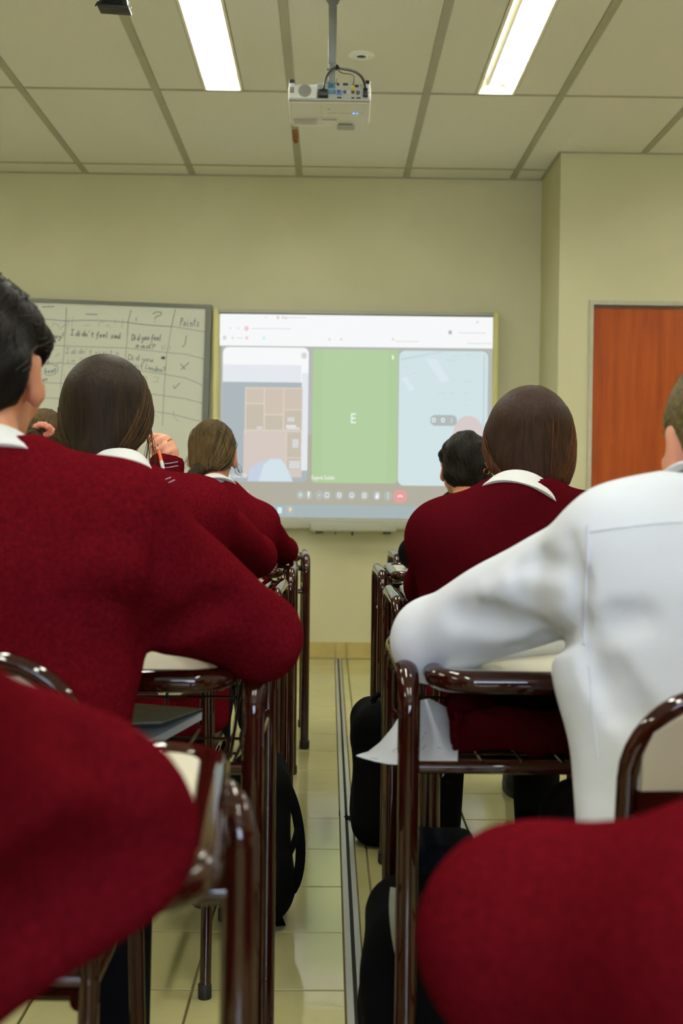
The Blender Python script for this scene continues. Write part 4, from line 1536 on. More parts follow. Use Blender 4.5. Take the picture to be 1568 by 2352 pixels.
CHAIRS = [
    (-.45, 1.41, 'brown tube framed chair behind the black haired boy at the left, back partly seen'),
    (.512, 1.41, 'brown tube framed chair behind the white shirted boy at the right'),
    (-.425, 2.42, 'brown tube framed chair of the girl with the raised hand'),
    (-.40, 3.48, 'brown tube framed chair of the girl with the low plait'),
    (.41, 2.44, 'brown tube framed chair of the girl with smooth brown hair at the right'),
    (.545, 3.32, 'brown tube framed chair of the girl in the black jacket'),
    (-.46, .53, 'brown tube framed chair of the nearest student at the left'),
    (.50, .56, 'brown tube framed chair of the nearest student at the right'),
    (-1.02, 3.95, 'brown tube framed chair of the girl with the pink scrunchie'),
]
proto = None
for (x, y, lab) in CHAIRS:
    if proto is None:
        proto = make_chair(lab)
        c = proto
    else:
        c = copy_tree(proto)
        c['label'] = lab
    c.location = (x, y, 0)
    c.scale.z = .966 if abs(x - .512) < .01 else 1.0


# ------------------------------------------------------------------ people
def V(p):
    return np.array([float(q) for q in p])


def frame_from(fwd_yaw, nod, tilt=0.0):
    """columns right, forward, up of a head that looks along +Y, turned left by fwd_yaw, nodding down by nod (degrees)"""
    m = Matrix.Rotation(R_(fwd_yaw), 3, 'Z') @ Matrix.Rotation(-R_(nod), 3, 'X') @ Matrix.Rotation(R_(tilt), 3, 'Y')
    return np.array([[m[i][j] for j in range(3)] for i in range(3)])


def head_field(F, c, M, s, nb, nr=.052):
    P = lambda x, y, z: c + M @ (np.array([x, y, z]) * s)
    F.ell(P(0, -.012, .030), (.072 * s, .092 * s, .088 * s), M, .01)
    F.ell(P(0, .030, -.045), (.055 * s, .058 * s, .066 * s), M, .03)
    F.ell(P(0, .055, -.085), (.030 * s, .026 * s, .022 * s), M, .025)       # chin
    F.cone(P(0, .082, .016), P(0, .104, -.022), .007 * s, .0115 * s, .012)   # nose
    F.ell(P(0, .070, .030), (.050 * s, .018 * s, .010 * s), M, .015)        # brow
    for q in (-1, 1):
        F.ell(P(q * .031, .088, .010), (.016 * s, .012 * s, .011 * s), M, .010, True)
        F.ell(P(q * .031, .077, .010), (.0125 * s, .0115 * s, .0115 * s), M, .002)
        F.ell(P(q * .040, .066, -.025), (.020 * s, .016 * s, .018 * s), M, .02)
        # ear: shell, hollow, lobe
        Me = M @ np.array([[math.cos(q * .45), math.sin(q * .45), 0], [-math.sin(q * .45), math.cos(q * .45), 0], [0, 0, 1]])
        F.ell(P(q * .079, -.008, -.002), (.0085 * s, .019 * s, .033 * s), Me, .008)
        F.ell(P(q * .076, -.001, -.026), (.008 * s, .011 * s, .014 * s), Me, .008)
        F.ell(P(q * .088, .000, .004), (.006 * s, .010 * s, .019 * s), Me, .006, True)
    F.ell(P(0, .089, -.050), (.022 * s, .006 * s, .0045 * s), M, .006)
    F.ell(P(0, .087, -.059), (.019 * s, .007 * s, .0055 * s), M, .006)
    F.ell(P(0, .096, -.0545), (.020 * s, .006 * s, .0012 * s), M, .002, True)
    F.cone(P(0, -.018, -.045), nb + V((0, 0, -.03)), nr * s, nr * 1.08 * s, .03)


def hand_field(F, wr, d, nrm, side, curl=.5, s=1.0, k=.004, spread=.16):
    """palm, four unequal fingers in three bones each, thumb from the side of the palm"""
    d = d / np.linalg.norm(d)
    nrm = nrm - d * (nrm @ d)
    nrm /= np.linalg.norm(nrm)
    sdv = np.cross(d, nrm) * side
    M = np.stack([sdv, d, nrm], 1)
    F.ell(wr + d * .045 * s, (.038 * s, .050 * s, .016 * s), M, .012)
    F.cone(wr - d * .03 * s, wr + d * .02 * s, .024 * s, .024 * s, .012)
    for i, (off, L) in enumerate(((.028, .072), (.010, .080), (-.009, .074), (-.026, .058))):
        b = wr + d * (.082 - .006 * abs(i - 1)) * s + sdv * off * s
        F.cone(wr + d * .04 * s + sdv * off * .8 * s, b, .0105 * s, .0100 * s, .006)
        a = spread * off / .028 * .5
        dd = d * math.cos(a) + sdv * math.sin(a)
        for j, fr in enumerate((.45, .32, .23)):
            th = curl * (.7, 1.0, .8)[j]
            dd2 = dd * math.cos(th) - nrm * math.sin(th)
            up = nrm * math.cos(th) + dd * math.sin(th)
            e = b + dd2 * L * fr * s
            F.cone(b, e, (.0095 - .0008 * j) * s, (.0088 - .0008 * j) * s, k)
            b, dd, nrm_ = e, dd2, up
            nrm2 = up
            nrm_loc = nrm2
            nrm_save = nrm
            nrm = nrm_loc
        nrm = M[:, 2]
    b = wr + d * .025 * s + sdv * .030 * s
    t1 = b + (d * .6 + sdv * .7 - M[:, 2] * .35) * .042 * s
    t2 = t1 + (d * .85 + sdv * .25 - M[:, 2] * .4) * .030 * s
    F.cone(b, t1, .0125 * s, .0105 * s, .008)
    F.cone(t1, t2, .0100 * s, .0085 * s, .004)


def person(sp):
    nb = V(sp['nb'])
    hip = V(sp['hip'])
    c = V(sp['head'])
    s = sp.get('hs', 1.0)
    M = frame_from(*sp.get('look', (0, 8, 0)))
    sR, sL, eR, eL, wR, wL = [V(sp[k]) for k in ('sR', 'sL', 'eR', 'eL', 'wR', 'wL')]
    u = sR - sL
    u[2] = 0
    u /= np.linalg.norm(u)
    fw = np.array([-u[1], u[0], 0])
    bw = sp.get('bw', 1.0)                     # torso width factor
    h = sp.get('h', .007)
    mid = (sR + sL) / 2
    skin = sp.get('skin', M_SKIN)
    root = None
    # ---- body: one continuous surface
    lo = np.minimum.reduce([nb, hip, c, sR, sL, eR, eL, wR, wL]) - .22
    hi = np.maximum.reduce([nb, hip, c, sR, sL, eR, eL, wR, wL]) + .22
    knees, ankles = [], []
    for q in (-1, 1):
        kx = hip + u * q * sp.get('kneew', .11) + fw * sp.get('thigh', .42)
        kx[2] = .475
        ax = kx + fw * sp.get('shin', -.02) + u * q * .01
        ax[2] = .085
        knees.append(kx)
        ankles.append(ax)
    lo = np.minimum(lo, np.minimum.reduce(knees + ankles) - .12)
    hi = np.maximum(hi, np.maximum.reduce(knees + ankles) + .2)
    lo[2] = 0.0
    hi[2] = c[2] + .16
    F = Field(lo, hi, h)
    z0 = hip[2] - .03
    chest = mid + V((0, 0, -.14))
    wst = hip * .55 + chest * .45
    ch = mid + fw * .0

    def secs(o, base=z0, wr=1.0):
        return [((hip[0], hip[1], base), .165 * bw * wr + o, .118 * wr + o), ((hip[0], hip[1], hip[2] + .06), .160 * bw * wr + o, .115 * wr + o),
                ((wst[0], wst[1], wst[2]), .150 * bw * wr + o, .105 * wr + o), ((chest[0], chest[1], chest[2]), .165 * bw + o, .118 + o),
                ((mid[0], mid[1], mid[2] - .03), .160 * bw + o, .112 + o), ((mid[0] * .6 + nb[0] * .4, mid[1] * .6 + nb[1] * .4, mid[2] * .45 + nb[2] * .55), .105 * bw + o, .085 + o),
                ((nb[0], nb[1], nb[2] + .008), .055 + o, .052 + o)]

    def limbs(G, o, ra=.047, re=.041, rf=.030, full=True):
        for sh, el, wr, q in ((sR, eR, wR, 1), (sL, eL, wL, -1)):
            G.cone(nb + u * q * .03 + V((0, 0, -.02)), sh + V((0, 0, .004)), .048 + o, ra + .008 + o, .05)
            G.cone(chest + u * q * .09 * bw, sh, .075 + o, ra + .006 + o, .05)
            G.cone(sh, el, ra + .006 + o, re + o, .03)
            G.cone(el, el + (wr - el) * (1.0 if full else .93), re + o, rf + o * .7, .02)
    inset = -.020
    F.torso(secs(inset), u)
    limbs(F, inset)
    for q, kn, an in ((-1, knees[0], ankles[0]), (1, knees[1], ankles[1])):
        F.cone(hip + u * q * .08, kn, .078, .052, .04)
        F.cone(kn, an, .048, .026, .02)
        F.cone(an + V((0, 0, -.03)), an + fw * .10 + V((0, 0, -.058)), .022, .014, .02)
    for wr, el, q in ((wR, eR, 1), (wL, eL, -1)):
        hd = sp.get('handR' if q > 0 else 'handL', {})
        d = hd.get('d')
        d = V(d) if d is not None else (wr - el)
        nrm = V(hd.get('n', (0, 0, 1)))
        if 'bones' in hd:
            for ch in hd['bones']:
                for (a, ra_), (b, rb_) in zip(ch, ch[1:]):
                    F.cone(V(a), V(b), ra_, rb_, .004)
            continue
        hand_field(F, wr + d / np.linalg.norm(d) * .015, d, nrm, -q if hd.get('flip') is None else q, hd.get('curl', .35), sp.get('handscale', .95))
    head_field(F, c, M, s, nb, sp.get('neck', .052))
    body = F.mesh('person', skin, None)
    body.location = (0, 0, 0)
    tag(body, sp['label'], 'person')
    for q in (-1, 1):
        ey = MB()
        p = c + M @ (np.array([q * .031, .0835, .010]) * s)
        ey.lathe([(.001, -.006), (.0052, -.003), (.006, 0), (.0052, .003), (.001, .006)], p, 12)
        obj('eye', ey, M_EYE, body)
    # ---- clothes
    kn_ = sp.get('top', M_KNIT)
    lo2 = np.minimum.reduce([nb, hip, sR, sL, eR, eL, wR, wL]) - .2
    hi2 = np.maximum.reduce([nb, hip, sR, sL, eR, eL, wR, wL]) + .2
    lo2[2] = hip[2] - .10
    hi2[2] = nb[2] + .07
    G = Field(lo2, hi2, sp.get('hg', h))
    o = sp.get('cloth', .008)
    G.torso(secs(o, hip[2] - .05, sp.get('hem', 1.0)), u)
    ra, re, rf = sp.get('arm', (.050, .047, .038))
    limbs(G, o, ra, re, rf, False)
    for f in sp.get('extra', ()):
        f(G)
    rng = random.Random(sp.get('seed', 1))
    G.noise(1.0, [(9, 6, 14, .0022), (17, 11, -9, .0018), (-12, 20, 16, .0014), (30, -22, 24, .0008)], sp.get('seed', 1))
    # open at the cuffs and at the neck
    for el, wr in ((eR, wR), (eL, wL)):
        d = (wr - el) / np.linalg.norm(wr - el)
        cut = el + (wr - el) * sp.get('cuff', .97)
        G.cone(cut + d * .052, cut + d * .12, .05, .07, .004, True)
    G.cone(nb + V((0, 0, .030)), nb + V((0, 0, .10)), .055, .09, .006, True)
    top = G.mesh(sp.get('topname', 'sweater'), kn_, body)
    # trousers and shoes
    T = Field(lo, np.array([hi[0], hi[1], hip[2] + .16]), max(h, .009))
    T.torso([((hip[0], hip[1], hip[2] - .07), .16 * bw, .115), ((hip[0], hip[1], hip[2]), .162 * bw, .118), ((hip[0], hip[1], hip[2] + .09), .15 * bw, .105)], u)
    for q, kn, an in ((-1, knees[0], ankles[0]), (1, knees[1], ankles[1])):
        T.cone(hip + u * q * .08, kn, .088, .064, .03)
        T.cone(kn, an + V((0, 0, .02)), .062, .050, .02)
    T.mesh('trousers', M_TROUS, body)
    for an in ankles:
        K = Field(an - V((.07, .12, .09)) - abs(fw) * .1, an + V((.07, .10, .05)) + abs(fw) * .2, .006)
        K.cone(an + V((0, 0, -.05)) - fw * .02, an + fw * .13 + V((0, 0, -.056)), .036, .034, .01)
        K.cone(an + V((0, 0, .0)), an + V((0, 0, -.04)), .036, .040, .03)
        K.plane((0, 0, .022), (0, 0, -1), .002)
        sh = K.mesh('shoe', M_SHOE, body)
        so = MB()
        ring = []
        for k in range(28):
            a = 2 * math.pi * k / 28
            ring.append(Vector(an + fw * (.055 + .118 * math.cos(a)) + u * .043 * math.sin(a)))
        so.prism([Vector((p.x, p.y, 0.001)) for p in ring], (0, 0, .024))
        obj('sole', so, M_SOLE, sh)
        if sp.get('stitch'):
            st = MB().tube([Vector((an[0], an[1], .027)) + (p - Vector(an)) * 1.01 + Vector((0, 0, an[2] - p.z)) for p in [Vector((p.x, p.y, an[2])) for p in ring]], .0016, 5, True)
            st.v = [(a, b, .028 + (cz - .085) if cz > .05 else cz) for a, b, cz in st.v]
            obj('stitching', st, M_STITCH, sh)
    # ---- shirt collar
    if sp.get('collar', True):
        cz, cr = sp.get('collarz', -.030), sp.get('collarr', .062)
        hbase = c + M @ (np.array([0, -.018, -.045]) * s)
        ax = (hbase - nb)
        ax = ax / np.linalg.norm(ax)
        ax = ax * .7 + V((0, 0, .3))
        ax = ax / np.linalg.norm(ax)
        side = u - ax * (u @ ax)
        side /= np.linalg.norm(side)
        fr = np.cross(ax, side) * 1.0
        if fr @ fw < 0:
            fr = -fr
        hh = sp.get('collarh', .036)
        prof = [(cr - .001, -.012), (cr + .001, hh), (cr + .006, hh + .004), (cr + .010, hh - .002), (cr + .021, .000), (cr + .023, -.008), (cr + .019, -.008), (cr + .007, hh - .010), (cr + .004, -.012)]
        rows = []
        nseg = 40
        for i in range(nseg + 1):
            a = R_(-162 + 324 * i / nseg)
            drop = .018 * (1 - math.cos(a)) * .5
            row = []
            for (r, z) in prof + prof[:1]:
                rr = r + (0.006 * math.sin(a * 2.0) ** 2 if r > cr + .02 else 0)
                row.append(tuple(nb + V((0, 0, cz)) + ax * (z - drop + .004) + side * rr * math.sin(a) * 1.02 - fr * rr * math.cos(a)))
            rows.append(row)
        obj('collar', MB().grid(rows), M_COLLAR, body)
    # ---- hair
    hair(sp, c, M, s, body, nb)
    return body, top, G


def hair(sp, c, M, s, body, nb):
    st = sp['hair']
    m = st['mat']
    P = lambda x, y, z: c + M @ (np.array([x, y, z]) * s)
    D = lambda x, y, z: M @ np.array([x, y, z])
    H = Field(c - .24, c + V((.24, .24, .2)), st.get('h', .006))
    t = st.get('t', .012)
    w = st.get('w', 0)
    H.ell(P(0, -.012, .032), ((.073 + t + w) * s, (.092 + t) * s, (.089 + t) * s), M, .01)
    for (p, r) in st.get('lobes', ()):
        H.ell(P(*p), tuple(np.array(r) * s), M, st.get('k', .04))
    if st.get('wave'):
        H.noise(st['wave'], [(55, 30, 70, 1), (-80, 50, 40, .7), (40, -110, 90, .5)], 5)
    H.plane(P(0, .062 + t * .3, .058), D(0, .80, -.60), .02)
    H.plane(P(0, .036, 0), D(0, 1, 0), .015) if st.get('side', True) else None
    H.plane(P(0, -.06, st.get('nape', -.055)), D(0, st.get('napetilt', .35), -1), .015)
    if st.get('ears', True):
        er = st.get('earcut', (.032, .028, .045))
        for q in (-1, 1):
            H.ell(P(q * .092, -.002, -.012), (er[0] * s, er[1] * s, er[2] * s), M, .012, True)
    for (a, b, ra, rb) in st.get('tails', ()):
        H.cone(P(*a), P(*b), ra * s, rb * s, st.get('tk', .015))
    hm = H.mesh('hair', m, body)
    # fine strands lying on the hair
    G0 = np.array(st.get('gather', (0, -.09, -.07)))
    rng = np.random.RandomState(sp.get('seed', 1))
    n = st.get('n', 260)
    sm = MB()
    cen = np.array([0, -.012, .02])
    for i in range(n):
        a = rng.uniform(-math.pi * .95, math.pi * .95)
        e = rng.uniform(-.2, 1.45)
        d0 = np.array([math.sin(a) * math.cos(e), -math.cos(a) * math.cos(e), math.sin(e)])
        dg = (G0 - cen) / np.linalg.norm(G0 - cen)
        if st.get('short'):
            ax = np.array([rng.uniform(-.5, .5), rng.uniform(-1, -.2), -.6])
            ax /= np.linalg.norm(ax)
            ts = np.linspace(0, .22, 5)
            pts = [(1 - t_) * d0 + t_ * ax for t_ in ts]
        else:
            ts = np.linspace(0, 1, 11)
            pts = [(1 - t_) * d0 + t_ * dg for t_ in ts]
            if np.min([np.linalg.norm(p) for p in pts]) < .15:
                continue
        Q = np.array([c + M @ ((cen + p / np.linalg.norm(p) * .11) * s) for p in pts])
        off = rng.uniform(-.0006, .0010)
        Q = H.project(Q, 8, off)
        if np.abs(H.sample(Q)).max() > .006 or np.linalg.norm(np.diff(Q, axis=0), axis=1).max() > .05:
            continue
        if rng.rand() < st.get('fly', .06):
            k_ = np.linspace(0, 1, len(Q))[:, None] ** 2 * rng.uniform(.002, .007)
            Q = Q + H.grad(Q) * (k_[::-1] if rng.rand() < .5 else k_)
        sm.tube([tuple(q) for q in Q], st.get('sr', .0011), 4, False, False)
    for (a, b, n_, sd) in st.get('wisps', ()):
        r2 = random.Random(sd)
        for _ in range(n_):
            j = lambda v, q: np.array(v) + np.array([r2.uniform(-q, q) for _ in range(3)])
            p0, p3 = P(*j(a, .004)), P(*j(b, .012))
            p1, p2 = p0 * .65 + p3 * .35 + M @ j((0, 0, 0), .016), p0 * .3 + p3 * .7 + M @ j((0, 0, 0), .018)
            sm.tube(bez(p0, p1, p2, p3, 8), .00055, 4, False, False)
    if sm.v:
        tag(obj('hair_strands', sm, st.get('smat', m), hm, fix=False), kind='stuff')
    return hm


def ridge(a, b, r, k=.02):
    return lambda G: G.cone(a, b, r, r * .6, k)


def groove(a, b, r, k=.03):
    return lambda G: G.cone(a, b, r, r * .5, k, True)


def px_groove(pts, r, depth, y0, y1, k=.02, sub=True):
    """crease (or ridge) of the cloth along a line of sight points, pressed into the surface by depth"""
    def f(G):
        Q = [G.ray(px, py, y0, y1) for px, py in pts]
        Q = [q for q in Q if q is not None]
        if len(Q) < 2:
            return
        Q = np.array(Q)
        n = G.grad(Q)
        C_ = Q + n * ((r - depth) if sub else -(r - depth))
        for a, b in zip(C_, C_[1:]):
            G.cone(a, b, r, r, k, sub)
    return f


def surface_line(G, pts, y0, y1, off=.0008, it=3):
    out = []
    for (a, b), (c_, d_) in zip(pts, pts[1:]):
        for t in np.linspace(0, 1, 9)[:-1]:
            q = G.ray(a + (c_ - a) * t, b + (d_ - b) * t, y0, y1, 900)
            if q is not None:
                out.append(q)
    q = G.ray(pts[-1][0], pts[-1][1], y0, y1, 900)
    if q is not None:
        out.append(q)
    if len(out) < 2:
        return []
    Q = np.array(out)
    return [tuple(p) for p in G.project(Q, it, off)]

M_ST_BK = hairmat('black_hair_strand', (22, 18, 14), (40, 32, 24), (20, 20, 8))
M_ST_BR = hairmat('brown_hair_strand', (52, 36, 22), (84, 60, 38))
M_ST_RB = hairmat('reddish_brown_hair_strand', (58, 30, 15), (96, 56, 30))
M_ST_DB = hairmat('dark_blond_brown_strand', (66, 52, 30), (108, 86, 52))

# --- boy at the left, dark hair, elbow on the second desk
b2, top2, G2 = person(dict(
    label='person with short black hair, maroon sweater, elbow resting on the second desk at the left',
    hip=(-.43, 1.33, .53), nb=at(-38, 1058, 1.46), head=at(-45, 868, 1.56), look=(-3, 6, 0),
    sR=at(262, 1215, 1.46), sL=at(-335, 1215, 1.46), eR=at(594, 1464, 1.61), eL=at(-640, 1470, 1.70), wR=at(430, 1432, 1.93), wL=at(-330, 1432, 1.86),
    bw=1.10, h=.006, neck=.050, arm=(.058, .052, .054), cloth=.010, skin=M_SKIN2, seed=2, collarr=.064, hem=1.08,
    handR=dict(d=(-1, .15, -.1)), handL=dict(d=(1, .15, -.1)),
    extra=[ridge(at(415, 1405, 1.53), at(545, 1462, 1.60), .058, .03), ridge(at(270, 1330, 1.42), at(392, 1405, 1.50), .055, .03), px_groove([(250, 1345), (300, 1375), (340, 1410), (356, 1455)], .030, .009, 1.0, 2.0, .02),
           px_groove([(180, 1310), (260, 1320), (330, 1365)], .030, .006, 1.0, 2.0, .02, False),
                      px_groove([(420, 1440), (480, 1400), (530, 1390)], .024, .006, 1.0, 2.0),
           px_groove([(385, 1200), (372, 1290), (352, 1380)], .012, .0025, 1.0, 2.0),
           px_groove([(640, 1385), (665, 1430), (672, 1470)], .014, .004, 1.0, 2.0)],
    hair=dict(mat=M_HAIR_BK, smat=M_ST_BK, t=.017, wave=.0035, nape=-.060, short=True, n=420, fly=.12, earcut=(.040, .046, .052), lobes=(((0, -.075, -.025), (.062, .035, .05)),))))

# --- boy in the white shirt at the right
bw_, topw, Gw = person(dict(
    label='person with cropped light brown hair in a white shirt, elbow on a desk',
    hip=(.50, 1.34, .53), nb=at(1640, 1150, 1.42), head=at(1668, 1035, 1.52), look=(4, 10, 0),
    sR=at(1850, 1275, 1.42), sL=at(1436, 1272, 1.42), eR=at(2080, 1440, 1.68), eL=at(995, 1470, 1.70), wR=at(1900, 1430, 1.88), wL=at(1340, 1428, 1.88),
    bw=1.08, h=.006, hg=.006, top=M_SHIRT, topname='shirt', arm=(.055, .050, .046), cloth=.010, seed=5, collarr=.058, hem=1.12, collarh=.030, collarz=-.020,
    handR=dict(d=(-1, .15, -.1)), handL=dict(d=(1, .15, -.1)),
    extra=[px_groove([(1362, 1505), (1400, 1560), (1450, 1630), (1500, 1700)], .030, .008, 1.0, 1.8, .014),
           px_groove([(1352, 1500), (1372, 1560), (1405, 1640)], .016, .005, 1.0, 1.8, .01),
           px_groove([(1362, 1450), (1420, 1430), (1470, 1420)], .022, .007, 1.0, 1.8, .014),
           px_groove([(1200, 1310), (1165, 1345), (1120, 1370)], .016, .006, 1.0, 2.0, .02, False),
           px_groove([(1230, 1440), (1130, 1425), (1050, 1410)], .024, .008, 1.0, 2.0, .02),
           px_groove([(1320, 1440), (1260, 1470), (1200, 1490)], .016, .006, 1.0, 2.0),
           px_groove([(1310, 1250), (1330, 1330), (1335, 1420)], .012, .004, 1.0, 2.0),
           px_groove([(1290, 1300), (1240, 1290), (1190, 1300)], .014, .005, 1.0, 2.0)],
    hair=dict(mat=M_HAIR_LB, t=.007, nape=-.035, short=True, n=300, fly=.1, sr=.0008)))

# --- girl with the raised hand
b3, top3, G3 = person(dict(
    label='person with big brown hairdo, striped sweater neckline, one hand raised to the face',
    hip=(-.425, 2.36, .53), nb=at(268, 1098, 2.42), head=at(247, 968, 2.50), look=(-4, 8, -2), hs=1.04,
    sR=at(452, 1188, 2.42), sL=at(85, 1180, 2.44), eR=at(583, 1277, 2.98), eL=at(350, 1290, 2.74), wR=at(440, 1285, 3.14), wL=at(386, 1056, 2.80),
    bw=1.18, h=.0055, arm=(.056, .046, .036), cloth=.010, seed=3, collarz=-.008, collarr=.060, hem=1.15, cuff=.97, handscale=.86,
    handL=dict(bones=[
        [(at(388, 1082, 2.80), .026), (at(386, 1062, 2.80), .024), (at(388, 1040, 2.82), .024)],
        [(at(384, 1050, 2.81), .020), (at(370, 1006, 2.84), .0115), (at(353, 1003, 2.83), .0098), (at(341, 1010, 2.81), .0085)],
        [(at(387, 1050, 2.81), .020), (at(381, 1009, 2.83), .0115), (at(364, 1012, 2.80), .0100), (at(350, 1022, 2.79), .0085)],
        [(at(390, 1052, 2.81), .020), (at(391, 1020, 2.82), .0112), (at(376, 1026, 2.785), .0098), (at(362, 1034, 2.78), .0085)],
        [(at(392, 1056, 2.81), .018), (at(398, 1034, 2.81), .0105), (at(386, 1040, 2.78), .0090), (at(377, 1046, 2.775), .0078)],
        [(at(382, 1062, 2.80), .018), (at(366, 1052, 2.79), .0125), (at(356, 1040, 2.80), .0105), (at(350, 1028, 2.81), .0088)]]), handR=dict(d=(-1, .15, -.1)),
    hair=dict(mat=M_HAIR_BR, smat=M_ST_BR, t=.015, w=.003, nape=-.11, napetilt=.1, k=.035, ears=False, n=420, fly=.05, gather=(-.005, -.08, -.115),
              lobes=(((0, -.050, -.040), (.078, .058, .058)), ((-.005, -.070, -.090), (.046, .040, .040)), ((.062, -.008, -.01), (.026, .045, .045)), ((-.062, -.008, -.01), (.026, .045, .045))),
              wisps=(((.080, .02, .02), (.085, .03, -.11), 10, 4), ((.082, .03, -.03), (.075, .02, -.12), 6, 5)))))

# --- girl with the low plait
b4, top4, G4 = person(dict(
    label='person with a low brown plait, maroon sweater, sitting before the left part of the picture',
    hip=(-.385, 3.45, .52), nb=at(492, 1122, 3.62), head=at(488, 1050, 3.74), look=(0, 6, 0), hs=.93,
    sR=at(590, 1207, 3.60), sL=at(392, 1200, 3.60), eR=at(650, 1264, 3.93), eL=at(330, 1262, 3.85), wR=at(540, 1262, 4.08), wL=at(420, 1262, 4.08),
    bw=.92, h=.0065, neck=.044, arm=(.046, .040, .034), cloth=.008, seed=4, collarz=-.014, collarr=.052, collarh=.022, thigh=.40, shin=.52, stitch=True, kneew=.09,
    handR=dict(d=(-1, .15, -.1)), handL=dict(d=(1, .15, -.1)),
    hair=dict(mat=M_HAIR_DB, smat=M_ST_DB, t=.008, nape=-.050, n=380, fly=.05, gather=(-.02, -.085, -.075), lobes=(((0, -.06, -.03), (.066, .045, .055)), ((-.02, -.085, -.075), (.030, .028, .026))),
              tails=(((-.026, -.088, -.052), (-.046, -.094, -.068), .024, .025), ((-.056, -.098, -.080), (-.066, -.100, -.100), .024, .022), ((-.070, -.100, -.112), (-.080, -.100, -.145), .021, .015)), tk=.003,
              wisps=(((.078, .0, -.02), (.098, .01, -.06), 9, 1), ((-.078, -.02, -.0), (-.10, -.01, -.03), 7, 2)))))

# --- girl with the pink scrunchie
b5, top5, G5 = person(dict(
    label='person with a brown ponytail held by a pink scrunchie',
    hip=(-1.02, 3.95, .52), nb=at(100, 1092, 4.02), head=at(103, 1024, 4.08), look=(-6, 8, 0), hs=.98,
    sR=at(205, 1150, 4.0), sL=at(-5, 1150, 4.0), eR=at(230, 1230, 4.3), eL=at(-30, 1230, 4.3), wR=at(150, 1230, 4.48), wL=at(50, 1230, 4.48),
    bw=.95, h=.008, neck=.046, arm=(.046, .042, .036), seed=6, collarr=.054, collarh=.026,
    hair=dict(mat=M_HAIR_DB, smat=M_ST_DB, t=.010, nape=-.07, n=260, gather=(-.005, -.105, .035), lobes=(((0, -.06, -.03), (.066, .045, .055)),),
              tails=(((.004, -.090, .040), (.008, -.138, .012), .020, .021), ((.008, -.136, .010), (.010, -.132, -.06), .022, .028), ((.010, -.122, -.06), (.012, -.105, -.13), .030, .020)),
              wisps=(((.05, -.08, -.08), (.085, -.06, -.12), 8, 7),))))

# --- girl with smooth brown hair at the right
b6, top6, G6 = person(dict(
    label='person with smooth reddish brown hair tied low, maroon sweater, right of the aisle',
    hip=(.40, 2.36, .53), nb=at(1188, 1135, 2.36), head=at(1213, 1040, 2.46), look=(-2, 14, 2), hs=1.04,
    sR=at(1362, 1232, 2.38), sL=at(1030, 1240, 2.37), eR=at(1440, 1360, 2.66), eL=at(992, 1346, 2.64), wR=at(1330, 1385, 2.84), wL=at(1090, 1385, 2.84),
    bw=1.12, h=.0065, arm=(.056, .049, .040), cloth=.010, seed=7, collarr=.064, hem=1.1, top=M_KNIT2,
    handR=dict(d=(-1, .15, -.1)), handL=dict(d=(1, .15, -.1)),
    hair=dict(mat=M_HAIR_RB, smat=M_ST_RB, t=.014, w=.002, nape=-.12, napetilt=.0, k=.035, ears=False, n=460, fly=.04, gather=(.02, -.075, -.10),
              lobes=(((0, -.050, -.040), (.077, .058, .055)), ((.035, -.035, -.090), (.036, .040, .040)), ((.0, -.065, -.080), (.045, .035, .03)), ((.060, -.008, -.015), (.024, .045, .05)), ((-.060, -.008, -.0), (.024, .045, .04))),
              wisps=(((.07, -.02, -.09), (.095, -.02, -.15), 10, 8), ((-.07, .0, -.06), (-.078, .01, -.10), 4, 3)))))

# --- girl in the black jacket
b7, top7, G7 = person(dict(
    label='person with black plaited hair in a black jacket, partly hidden at the right',
    hip=(.50, 3.33, .52), nb=at(1072, 1152, 3.58), head=at(1067, 1082, 3.70), look=(6, 12, 0), hs=.93,
    sR=at(1185, 1225, 3.58), sL=at(1012, 1228, 3.58), eR=at(1230, 1275, 3.85), eL=at(953, 1272, 3.76), wR=at(1150, 1272, 4.0), wL=at(1040, 1275, 4.0),
    bw=.9, h=.0075, neck=.044, arm=(.046, .042, .036), seed=8, collarr=.053, collarh=.02, top=M_BLACKC, topname='jacket', skin=M_SKIN2,
    hair=dict(mat=M_HAIR_BK, smat=M_ST_BK, t=.012, nape=-.075, wave=.004, n=260, fly=.15, gather=(-.01, -.08, -.08), lobes=(((0, -.06, -.03), (.066, .045, .055)),),
              tails=(((.03, -.10, .06), (.04, -.105, .0), .020, .024), ((.04, -.105, .0), (.03, -.095, -.06), .024, .022)))))

# --- nearest students, only arms and shoulders in view
b1, top1, G1 = person(dict(
    label='person in maroon at the lower left corner, only an arm and shoulder in view',
    hip=(-.46, .46, .53), nb=(-.45, .56, 1.00), head=(-.46, .66, 1.17), look=(0, 8, 0),
    sR=(-.262, .565, .850), sL=(-.63, .56, .90), eR=(-.150, .735, .752), eL=(-.72, .76, .77), wR=(-.33, .905, .765), wL=(-.60, .95, .765),
    bw=1.1, h=.009, arm=(.058, .050, .042), cloth=.012, seed=9, hem=1.1,
    handR=dict(d=(-1, .3, -.1)), handL=dict(d=(1, .3, -.1)),
    extra=[ridge((-.175, .70, .735), (-.29, .56, .66), .060, .02), px_groove([(60, 2040), (180, 2000), (300, 1985), (385, 1975)], .030, .013, .3, 1.0, .02),
           px_groove([(120, 1690), (220, 1720), (300, 1790)], .026, .006, .3, 1.0, .02), px_groove([(150, 1650), (250, 1690), (330, 1760)], .022, .005, .3, 1.0, .02, False),
           px_groove([(20, 2180), (140, 2120), (250, 2080)], .03, .008, .3, 1.0, .02)],
    hair=dict(mat=M_HAIR_BR, t=.014, nape=-.06, short=True, n=60)))
